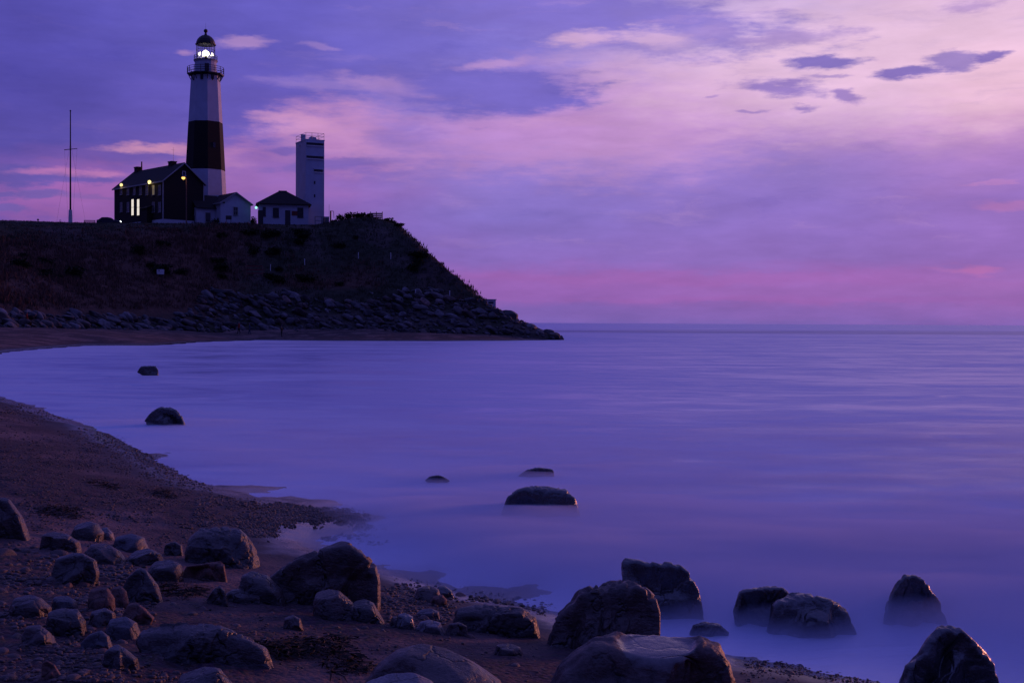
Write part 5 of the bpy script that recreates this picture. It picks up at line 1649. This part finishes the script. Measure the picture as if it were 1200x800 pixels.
# ---------------------------------------------------------------- the two white buildings
def build_gabled():
    F = Frame(258.3, 264, 244, 36)
    wall_h = F.on_y(258.3, 237)[1]
    w = F.on_y(293.8, 250)[0]
    ridge_h = wall_h + (F.on_y(276, 225.3)[1] - F.on_y(276, 237.4)[1])
    root = thing('gabled_building', 'small white building with a plain gable end and dark roof beside the big dark house', 'building', F.o, F.a)
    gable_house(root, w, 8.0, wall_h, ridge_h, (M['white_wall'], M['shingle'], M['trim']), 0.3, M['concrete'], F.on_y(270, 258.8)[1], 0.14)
    x, z = F.on_y(276, 247.5)
    add_window(root, 'y', x, z, 0.8, 1.5, M['trim'], M['glass'])
    MB().ball((F.on_y(262.5, 237.5)[0], -0.1, F.on_y(262.5, 237.5)[1]), 0.16, 8).build('wall_bracket', M['black_iron'], root)
    # lean-to wing running back to the house
    y1 = 7.0
    wg = MB().box(-3.9, -0.003, 2.2, y1, -1.0, wall_h - 1.0).build('wing', M['white_wall'], root)
    zr = F.on_y(250, 229.5, 4.6)[1]
    MB().prism([(1.8, wall_h - 1.2), (4.6, zr - 0.14), (7.4, wall_h - 1.2), (7.4, wall_h - 1.05), (4.6, zr), (1.8, wall_h - 1.05)], -4.2, 1.2, 'x').build('wing_roof', M['shingle'], wg)
    d = MB().box(-3.98, -3.903, 3.0, 4.0, -0.4, 1.9).build('door', M['door'], wg)
    MB().box(-4.0, -3.983, 2.9, 4.1, 1.9, 2.05).build('lintel', M['trim'], d)
    x, z = F.on_y(243.5, 255, 2.2)
    fr = MB().box(x - 0.55, x + 0.55, 2.08, 2.197, z - 0.95, z + 1.0).build('window', M['trim'], wg)
    MB().box(x - 0.45, x + 0.45, 2.04, 2.077, z - 0.8, z + 0.9).build('pane', M['glass'], fr)
build_gabled()
def build_hip():
    F = Frame(303.2, 262.5, 246, 12)
    w = F.on_y(361.5, 250)[0]
    dep = 7.0
    wall_h = F.on_y(303.2, 239)[1]
    top = F.on_y(322, 224.5, dep / 2)[1]
    root = thing('hip_roofed_building', 'low white building with a dark hipped roof next to the white concrete tower', 'building', F.o, F.a)
    MB().box(0, w, 0, dep, -1.2, wall_h).build('wall', M['white_wall'], root)
    e = 0.55
    x0, x1 = w * 0.40, w * 0.58
    zE = wall_h - 0.05
    r = MB().solid([(-e, -e, zE), (w + e, -e, zE), (w + e, dep + e, zE), (-e, dep + e, zE), (x0, dep / 2 - 0.4, top), (x1, dep / 2 - 0.4, top), (x1, dep / 2 + 0.4, top), (x0, dep / 2 + 0.4, top),
                    (-e, -e, zE + 0.16), (w + e, -e, zE + 0.16), (w + e, dep + e, zE + 0.16), (-e, dep + e, zE + 0.16)],
                   [(0, 3, 2, 1), (0, 1, 9, 8), (1, 2, 10, 9), (2, 3, 11, 10), (3, 0, 8, 11), (8, 9, 5, 4), (9, 10, 6, 5), (10, 11, 7, 6), (11, 8, 4, 7), (4, 5, 6, 7)]).build('roof', M['shingle'], root)
    MB().box(x0 + 0.05, x1 - 0.05, dep / 2 - 0.35, dep / 2 + 0.35, top - 0.05, top + 0.18).build('ridge_cap', M['shingle'], r)
    for px, hh in ((323.3, 1.7), (352, 1.75)):
        x, z = F.on_y(px, 249.3)
        add_window(root, 'y', x, z, 0.95, hh, M['door'], M['glass'])
    x, z = F.on_y(309.6, 248)
    add_window(root, 'y', x, z, 0.4, 1.6, M['door'], M['glass'], False)
    for px in (305.3, 337.2):
        x, z = F.on_y(px, 252.6)
        d = MB().box(x - 0.5, x + 0.5, -0.06, 0.02, -0.3, z + 1.0).build('door', M['door'], root)
        MB().ball((x + 0.36, -0.1, 0.9), 0.05, 6).build('handle', M['steel'], d)
    x, z = F.on_y(345.3, 250)
    MB().box(x - 0.55, x + 0.55, -0.07, -0.003, z - 0.42, z + 0.42).build('red_board', M['red_board'], root)
    x, z = F.on_y(300.4, 243.2)
    a = MB().box(-0.12, 0.0, 0.35, 0.5, z + 0.25, z + 0.40).tube((-0.05, 0.42, z + 0.3), (-0.5, 0.3, z + 0.3), 0.04, None, 6).build('wall_lamp', M['black_iron'], root)
    MB().ball((-0.5, 0.3, z), (0.25, 0.25, 0.25), 12).build('lamp_globe', M['green_lamp'], a, True)
    lamp_light('hip_lamp_light', a, (-0.5, -0.45, z - 0.2), (0.35, 1.0, 0.75), 0.5)
build_hip()
def build_watch_tower():
    F = Frame(358, 261.5, 252, 26.6)
    w = F.on_y(380, 200)[0]
    d = F.on_x(346.6, 200)[0]
    top = F.on_y(358, 164)[1]
    root = thing('watch_tower', 'square white concrete watch tower with slit windows behind the hip-roofed building', 'tower', F.o, F.a)
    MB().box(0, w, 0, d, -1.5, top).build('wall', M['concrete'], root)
    MB().box(-0.06, w + 0.06, -0.06, d + 0.06, top + 0.002, top + 0.22).build('parapet', M['concrete'], root)
    for py, a, b in ((168.5, 359.2, 379), (184, 359.2, 379.2), (200, 368, 378.4)):
        xa, z = F.on_y(a, py)
        xb, _ = F.on_y(b, py)
        s = MB().box(xa, xb, -0.05, 0.02, z - 0.22, z + 0.25).build('slit_window', M['glass'], root)
        MB().box(xa - 0.08, xb + 0.08, -0.3, 0.01, z + 0.252, z + 0.40).build('slit_hood', M['concrete'], s)
        MB().box(xa, xb, -0.20, 0.01, z - 0.40, z - 0.222).build('slit_sill', M['white_paint'], s)
    for py in (214, 229.5):
        x, z = F.on_y(368.7, py)
        MB().box(x - 0.14, x + 0.14, -0.05, 0.02, z - 0.3, z + 0.3).build('vent_opening', M['glass'], root)
    ys, z = F.on_x(351, 171)
    MB().box(-0.05, 0.02, ys - 0.5, ys + 0.5, z - 0.15, z + 0.15).build('vent_opening', M['glass'], root)
    ch = F.on_y(353, 155)[1]
    yc = F.on_x(353, 160)[0]
    MB().box(0.05, 0.75, max(0.1, yc - 0.35), yc + 0.35, top + 0.223, ch).build('chimney', M['concrete'], root)
    h = MB().prism([(0.0, 0.0), (1.5, 0.0), (1.3, 0.45), (0.3, 0.6)], 0.3, 1.4, 'y').build('roof_hatch', M['concrete'], root)
    h.location = (0.9, 0, top + 0.223)
    b = MB()
    zr = top + 0.22
    c = [(0.05, 0.05), (w - 0.05, 0.05), (w - 0.05, d - 0.05), (0.05, d - 0.05)]
    for i in range(4):
        p, q = Vector((*c[i], zr)), Vector((*c[(i + 1) % 4], zr))
        n = 3 if i % 2 == 0 else 2
        for k in range(n):
            r = p.lerp(q, k / n)
            b.tube(r, r + Vector((0, 0, 1.25)), 0.035, None, 6)
        for hz in (0.65, 1.25):
            b.tube(p + Vector((0, 0, hz)), q + Vector((0, 0, hz)), 0.03, None, 6)
    b.build('roof_railing', M['steel'], root)
build_watch_tower()

# ---------------------------------------------------------------- small things on the plateau
def spot(px, py, Y):
    p = at(px, py, Y)
    return Vector((p.x, Y, ground_z(p.x, Y)))
def build_flagpole():
    Y = 238
    s = spot(82.5, 261, Y)
    root = thing('flagpole', 'tall bare flagpole with a short yard and white base on the lawn', 'flagpole', s)
    zt, zy, zb = (at(82.5, q, Y).z - s.z for q in (130, 175, 246))
    MB().lathe([(0.42, -0.6), (0.36, 0.9), (0.30, zb)], 10).build('base', M['white_paint'], root)
    MB().tube((0, 0, zb), (0, 0, zt), 0.17, 0.09, 10).ball((0, 0, zt), 0.16, 8).build('pole', M['black_iron'], root)
    MB().tube((-1.15, 0, zy - 0.12), (1.2, 0.2, zy + 0.16), 0.07, 0.06, 6).build('yard', M['black_iron'], root)
    st = MB()
    for a, b in (((-0.05, 0, zy + 1), (-3.6, 2.5, 0)), ((0.05, 0, zy + 1), (2.0, 3.0, 0)), ((-1.1, 0, zy - 0.12), (-0.45, 0, 1.2)), ((1.15, 0.2, zy + 0.14), (0.45, 0, 1.2))):
        st.tube(a, b, 0.012, None, 4)
    st.build('stay_wire', M['steel'], root)
build_flagpole()
def build_bench():
    s = spot(105, 262, 239)
    root = thing('bench', 'reddish wooden bench on the lawn between the flagpole and the car', 'bench', s, R(6))
    MB().box(-1.05, 1.05, -0.3, -0.02, 0.44, 0.49).build('seat', M['red_board'], root)
    b = MB()
    for z in (0.62, 0.80, 0.97):
        b.box(-1.05, 1.05, 0.04, 0.08, z, z + 0.11)
    b.build('backrest', M['red_board'], root)
    for x in (-0.98, 0.90):
        MB().box(x, x + 0.08, -0.28, -0.20, -0.3, 0.438).box(x, x + 0.08, -0.02, 0.038, -0.3, 1.08).box(x + 0.01, x + 0.07, -0.199, -0.021, 0.3, 0.36).build('leg', M['wood'], root)
build_bench()
def build_car():
    s = spot(127.5, 261.5, 239) + Vector((0, 0, 0.1))
    root = thing('parked_car', 'dark car with a headlight on, parked at the corner of the big dark house', 'car', s, R(10))
    M['car_paint'] = plain('dark_car_paint', (0.03, 0.035, 0.06), 0.3, 0.05, 1, 0, 0.5)
    side = [(-2.1, 0.35), (2.1, 0.35), (2.15, 0.75), (1.95, 0.92), (0.95, 1.0), (0.45, 1.42), (-0.2, 1.52), (-1.15, 1.48), (-1.75, 1.05), (-2.1, 0.95)]
    MB().prism(side, -0.85, 0.85, 'y').build('body', M['car_paint'], root, bevel=0.06)
    w = MB()
    for y0, y1 in ((-0.875, -0.852), (0.852, 0.875)):
        w.prism([(0.78, 1.02), (0.40, 1.36), (-0.2, 1.44), (-1.1, 1.40), (-1.55, 1.06)], y0, y1, 'y')
    w.build('side_window', M['glass'], root)
    MB().prism([(0.93, 1.04), (0.97, 1.06), (0.50, 1.42), (0.47, 1.38)], -0.72, 0.72, 'y').build('windscreen', M['glass'], root)
    for x in (-1.3, 1.35):
        for y in (-0.80, 0.80):
            t = MB().tube((x, y - 0.1, 0.34), (x, y + 0.1, 0.34), 0.34, None, 16).build('wheel', M['black_iron'], root)
            MB().tube((x, y - 0.115, 0.34), (x, y + 0.115, 0.34), 0.19, None, 12).build('rim', M['steel'], t)
    for y in (-0.6, 0.6):
        MB().ball((2.12, y, 0.78), (0.08, 0.16, 0.12), 10).build('headlight', M['headlight_on'], root, True)
build_car()
def build_lawn_bits():
    s = spot(40.5, 264, 234)
    root = thing('stone_slab', 'low dark slab lying on the brow of the lawn, farthest from the house', 'slab', s, R(4))
    MB().box(-1.0, 1.1, -0.4, 0.4, -0.3, 0.28).build('slab', M['shingle'], root, bevel=0.03)
    MB().box(-1.1, 1.2, -0.48, 0.48, 0.285, 0.36).build('cap', M['concrete'], root, bevel=0.02)
    s = spot(44.5, 264, 233)
    root = thing('ball_topped_post', 'short dark post with a ball on top in front of the low slab', 'post', s)
    MB().tube((0, 0, -0.3), (0, 0, 0.75), 0.07, 0.05, 8).build('post', M['black_iron'], root)
    MB().ball((0, 0, 0.86), 0.19, 10).build('ball', M['black_iron'], root, True)
    s = spot(70.6, 262, 236)
    root = thing('cone_marker', 'small dark cone-shaped marker with a ring on top, beside the flagpole', 'marker', s)
    MB().lathe([(0.30, -0.2), (0.27, 0.15), (0.12, 0.62), (0.06, 0.68)], 10).build('cone', M['black_iron'], root)
    b = MB()
    for i in range(10):
        t, u = 2 * math.pi * i / 10, 2 * math.pi * (i + 1) / 10
        b.tube((0.13 * math.cos(t), 0, 0.86 + 0.16 * math.sin(t)), (0.13 * math.cos(u), 0, 0.86 + 0.16 * math.sin(u)), 0.03, None, 5)
    b.build('ring', M['black_iron'], root)
    for px, r, lab in ((56, 0.24, 'small dark stone on the lawn close to the ball-topped post'), (63, 0.30, 'small dark stone on the lawn close to the cone-shaped marker')):
        s = spot(px, 263, 235)
        P, F = free_rock(px, (1, 0.8, 0.8), 3, 0.1, 3)
        o = link('lawn_stone', mesh_np('lawn_stone', P, F), M['grey_rock'], smooth=True)
        o.scale = (r, r, r)
        o.location = s + Vector((0, 0, r * 0.55))
        tag(o, lab, 'stone', 'stones on the lawn')
build_lawn_bits()
def build_pipework():
    s = spot(374.5, 263.5, 244)
    root = thing('pipe_railing', 'pipe railing with two tall bays at the foot of the white watch tower', 'railing', s, R(8))
    b = MB()
    for x in (-0.85, 0.35, 0.95):
        b.tube((x, 0, -0.4), (x, 0, 1.75), 0.06, None, 6)
    b.tube((-0.85, 0, 1.75), (0.95, 0, 1.75), 0.06, None, 6).tube((-0.85, 0, 0.95), (0.95, 0, 0.95), 0.045, None, 6)
    b.build('frame', M['steel'], root)
    s = spot(381.5, 263, 245)
    root = thing('equipment_cabinet', 'grey metal cabinet beside the pipe railing on the bluff top', 'cabinet', s, R(10))
    MB().box(-0.7, 0.7, -0.4, 0.4, -0.4, 1.7).build('housing', M['white_wall'], root, bevel=0.03)
    MB().box(-0.55, 0.55, -0.43, -0.402, 0.1, 1.5).build('door', M['steel'], root)
    s = spot(387.5, 263, 244.5)
    root = thing('instrument_mast', 'short dark instrument mast with a hooked arm at the seaward end of the railing', 'mast', s)
    MB().tube((0, 0, -0.4), (0, 0, 2.7), 0.16, 0.14, 8).build('mast', M['black_iron'], root)
    MB().tube((0, 0, 2.65), (0.55, 0, 2.6), 0.05, None, 6).tube((0.55, 0, 2.6), (0.62, 0, 1.3), 0.05, None, 6).build('arm', M['black_iron'], root)
    MB().tube((-0.3, 0, 1.4), (-0.3, 0, 3.9), 0.025, None, 5).tube((-0.3, 0, 1.6), (0, 0, 1.6), 0.025, None, 5).build('whip_aerial', M['steel'], root)
    s = spot(268, 265.5, 240.5)
    root = thing('sign_post', 'small square sign on two posts before the white gable end', 'sign', s)
    MB().box(-0.55, 0.55, -0.03, 0.03, 1.0, 1.75).build('board', M['door'], root)
    for x in (-0.4, 0.4):
        MB().tube((x, 0.06, -0.4), (x, 0.06, 1.7), 0.05, None, 6).build('post', M['wood'], root)
    s = spot(440.5, 262, 236)
    root = thing('board_fence', 'short run of board fence on the bluff top beyond the shrubs', 'fence', s, R(-4))
    b = MB()
    for z in (0.15, 0.50, 0.85):
        b.box(-1.1, 1.2, -0.03, 0.03, z, z + 0.26)
    b.build('boards', M['wood'], root)
    for x in (-1.1, 0.0, 1.12):
        MB().box(x, x + 0.12, 0.032, 0.14, -0.5, 1.35).build('post', M['wood'], root)
build_pipework()

# ---------------------------------------------------------------- things on the slope and the strand
def slope_hit(px, py, Y0=196, Y1=262):
    Ys = np.arange(Y0, Y1, 0.5)
    d = ray(px, py)
    X, Zr = d.x / d.y * Ys, CAMH + d.z / d.y * Ys
    G = head_z(X, Ys)
    k = np.where(Zr <= G)[0]
    i = int(k[0]) if len(k) else int(np.abs(Ys - 225).argmin())
    return Vector((float(X[i]), float(Ys[i]), float(G[i])))
def build_slope_bits():
    s = slope_hit(188, 328)
    root = thing('notice_board', 'blank white notice board on posts in the dark grass above the revetment', 'sign', s)
    MB().box(-0.58, 0.58, -0.04, 0.04, 0.75, 1.55).build('board', M['white_paint'], root)
    for x in (-0.42, 0.42):
        MB().tube((x, 0.08, -0.5), (x, 0.08, 1.5), 0.05, None, 6).build('post', M['wood'], root)
    s = slope_hit(297, 327)
    root = thing('rail_fence', 'wooden fence of three reddish rails high on the dark slope', 'fence', s, R(3))
    for z in (0.65, 1.25, 1.85):
        MB().box(-1.15, 1.45, -0.05, 0.05, z, z + 0.16).build('rail', M['red_board'], root)
    for x, h in ((-1.3, 2.8), (1.46, 2.0)):
        MB().box(x, x + 0.14, -0.07, 0.07, -0.5, h).build('post', M['wood'], root)
    for px, py in ((317, 318), (357, 311), (420, 305), (458, 304), (487, 346.5), (527, 348.5)):
        s = slope_hit(px, py)
        root = thing('marker_stake', 'thin pale marker stake stuck in the bluff slope', 'stake', s, 0, 'marker stakes on the bluff slope')
        MB().tube((0, 0, -0.4), (0, 0, 0.95), 0.07, 0.06, 6).build('stake', M['white_paint'], root)
        MB().tube((0, 0, 0.951), (0, 0, 1.05), 0.09, 0.05, 6).build('cap', M['white_paint'], root)
    Y = 219
    p = at(573.5, 361, Y)
    zt = at(573.5, 350.5, Y).z
    root = thing('concrete_block', 'square concrete blockhouse remnant perched on the rocky spit', 'blockhouse', (p.x, Y, p.z - 1.0), R(20))
    h = zt - p.z + 1.0
    MB().box(-0.9, 0.9, -0.8, 0.8, 0, h - 0.16).build('walls', M['concrete'], root, bevel=0.04)
    MB().box(-1.0, 1.0, -0.9, 0.9, h - 0.155, h).build('roof_slab', M['concrete'], root, bevel=0.03)
    MB().box(-0.45, 0.45, -0.83, -0.802, h - 0.75, h - 0.45).build('slit', M['glass'], root)
build_slope_bits()

def build_slope_scrub():
    """dark scrub bushes scattered over the bluff face"""
    rs = np.random.RandomState(19)
    protos = [shrub(380 + 10 * k, 300, 14, 8, 225, 140 + k, 'dark scrub bush growing on the face of the bluff', 'scrub bushes on the bluff face') for k in range(4)]
    n = 0
    for _ in range(400):
        px, py = rs.uniform(20, 520), rs.uniform(272, 345)
        if py < 262 + max(0, px - 470) * 1.0 + 8:
            continue
        s = slope_hit(px, py, 190, 250)
        dF, dE = head_d(np.array([s.x]), np.array([s.y]))
        if min(dF[0], dE[0]) < 11 or vnoise(np.array([[s.x * 0.09, s.y * 0.09]]), 5)[0] < 0.42:
            continue
        src = protos[n % 4]
        if n < 4:
            r = src
        else:
            r = src.copy()
            COL.objects.link(r)
            for ch in src.children:
                c = ch.copy()
                COL.objects.link(c)
                c.parent = r
        k = rs.uniform(0.55, 1.35)
        r.location = s - Vector((0, 0, 0.15))
        r.scale = (k * rs.uniform(0.9, 1.5), k, k * rs.uniform(0.6, 1.0))
        r.rotation_euler = (0, 0, rs.uniform(0, 6.28))
        n += 1
        if n >= 46:
            break
build_slope_scrub()

# ---------------------------------------------------------------- walkers on the far strand
def person(px, py, Y, height, jacket, trousers, lab, turn=0.0, stride=0.16):
    p = at(px, py, Y)
    zg = ground_z(p.x, Y)
    k = height / 1.75
    joints = [((0, 0, 0.95), 0.15), ((0, 0, 1.15), 0.14), ((0, 0, 1.38), 0.17), ((0, 0, 1.50), 0.065), ((0, -0.02, 1.57), 0.075), ((0, -0.02, 1.66), 0.105), ((0, -0.01, 1.74), 0.07),
              ((-0.20, 0, 1.42), 0.08), ((-0.27, 0.02, 1.15), 0.06), ((-0.25, -0.12, 0.95), 0.045), ((-0.25, -0.16, 0.88), 0.04),
              ((0.20, 0, 1.42), 0.08), ((0.27, 0.04, 1.15), 0.06), ((0.26, -0.02, 0.93), 0.045), ((0.26, -0.05, 0.85), 0.04),
              ((-0.10, 0, 0.88), 0.11), ((-0.11, -stride * 0.6, 0.48), 0.075), ((-0.11, -stride, 0.08), 0.05), ((-0.11, -stride - 0.15, 0.04), 0.04),
              ((0.10, 0, 0.88), 0.11), ((0.11, stride * 0.3, 0.48), 0.075), ((0.11, stride, 0.08), 0.05), ((0.11, stride - 0.15, 0.04), 0.04)]
    edges = [(0, 1), (1, 2), (2, 3), (3, 4), (4, 5), (5, 6), (2, 7), (7, 8), (8, 9), (9, 10), (2, 11), (11, 12), (12, 13), (13, 14), (0, 15), (15, 16), (16, 17), (17, 18), (0, 19), (19, 20), (20, 21), (21, 22)]
    me = bpy.data.meshes.new('skeleton')
    me.from_pydata([j[0] for j in joints], edges, [])
    tmp = bpy.data.objects.new('skeleton', me)
    COL.objects.link(tmp)
    tmp.modifiers.new('skin', 'SKIN')
    for v, j in zip(me.skin_vertices[0].data, joints):
        v.radius = (j[1], j[1] * 0.8)
        v.use_root = False
    me.skin_vertices[0].data[0].use_root = True
    sb = tmp.modifiers.new('sub', 'SUBSURF')
    sb.levels = 1
    dg = bpy.context.evaluated_depsgraph_get()
    body = bpy.data.meshes.new_from_object(tmp.evaluated_get(dg))
    bpy.data.objects.remove(tmp)
    bpy.data.meshes.remove(me)
    body.materials.clear()
    for m in (jacket, trousers, M['skin'], M['hair']):
        body.materials.append(m)
    for f in body.polygons:
        c = f.center
        f.use_smooth = True
        f.material_index = 2 if (c.z > 1.50 or (abs(c.x) > 0.2 and c.z < 0.93)) else (0 if c.z > 0.86 else 1)
        if c.z > 1.68 or (c.z > 1.56 and c.y > 0.02):
            f.material_index = 3
    o = bpy.data.objects.new('person', body)
    COL.objects.link(o)
    o.location = (p.x, Y, zg - 0.01)
    o.scale = (k, k, k)
    o.rotation_euler = (0, 0, turn)
    return tag(o, lab, 'person', 'walkers on the far strand')
M['skin'] = plain('skin', (0.30, 0.19, 0.15), 0.6)
M['hair'] = plain('dark_hair', (0.03, 0.025, 0.02), 0.6)
M['red_cloth'] = plain('red_cloth', (0.30, 0.035, 0.02), 0.9)
M['dark_cloth'] = plain('dark_cloth', (0.012, 0.012, 0.016), 0.9)
M['blue_cloth'] = plain('blue_cloth', (0.03, 0.045, 0.10), 0.9)
M['olive_cloth'] = plain('brown_cloth', (0.05, 0.032, 0.02), 0.9)
def strand_Y(px, py):
    for Y in np.arange(150, 215, 0.25):
        p = at(px, py, Y)
        if p.z <= ground_z(p.x, Y):
            return Y
    return 198
person(280, 391, strand_Y(280, 391.5), 1.85, M['red_cloth'], M['dark_cloth'], 'person in a red jacket standing on the far strand below the revetment', R(-60))
person(292.5, 391, strand_Y(292.5, 391.5), 1.7, M['blue_cloth'], M['blue_cloth'], 'person in dark blue walking just seaward of the red-jacketed person', R(-80))
person(330, 395, strand_Y(330, 394.5), 1.65, M['olive_cloth'], M['dark_cloth'], 'person in brown clothes at the waterline, apart from the others', R(70), 0.1)
person(31.5, 381, strand_Y(31.5, 380), 1.7, M['red_cloth'], M['olive_cloth'], 'person in an orange-red top alone near the landward end of the strand', R(120), 0.1)
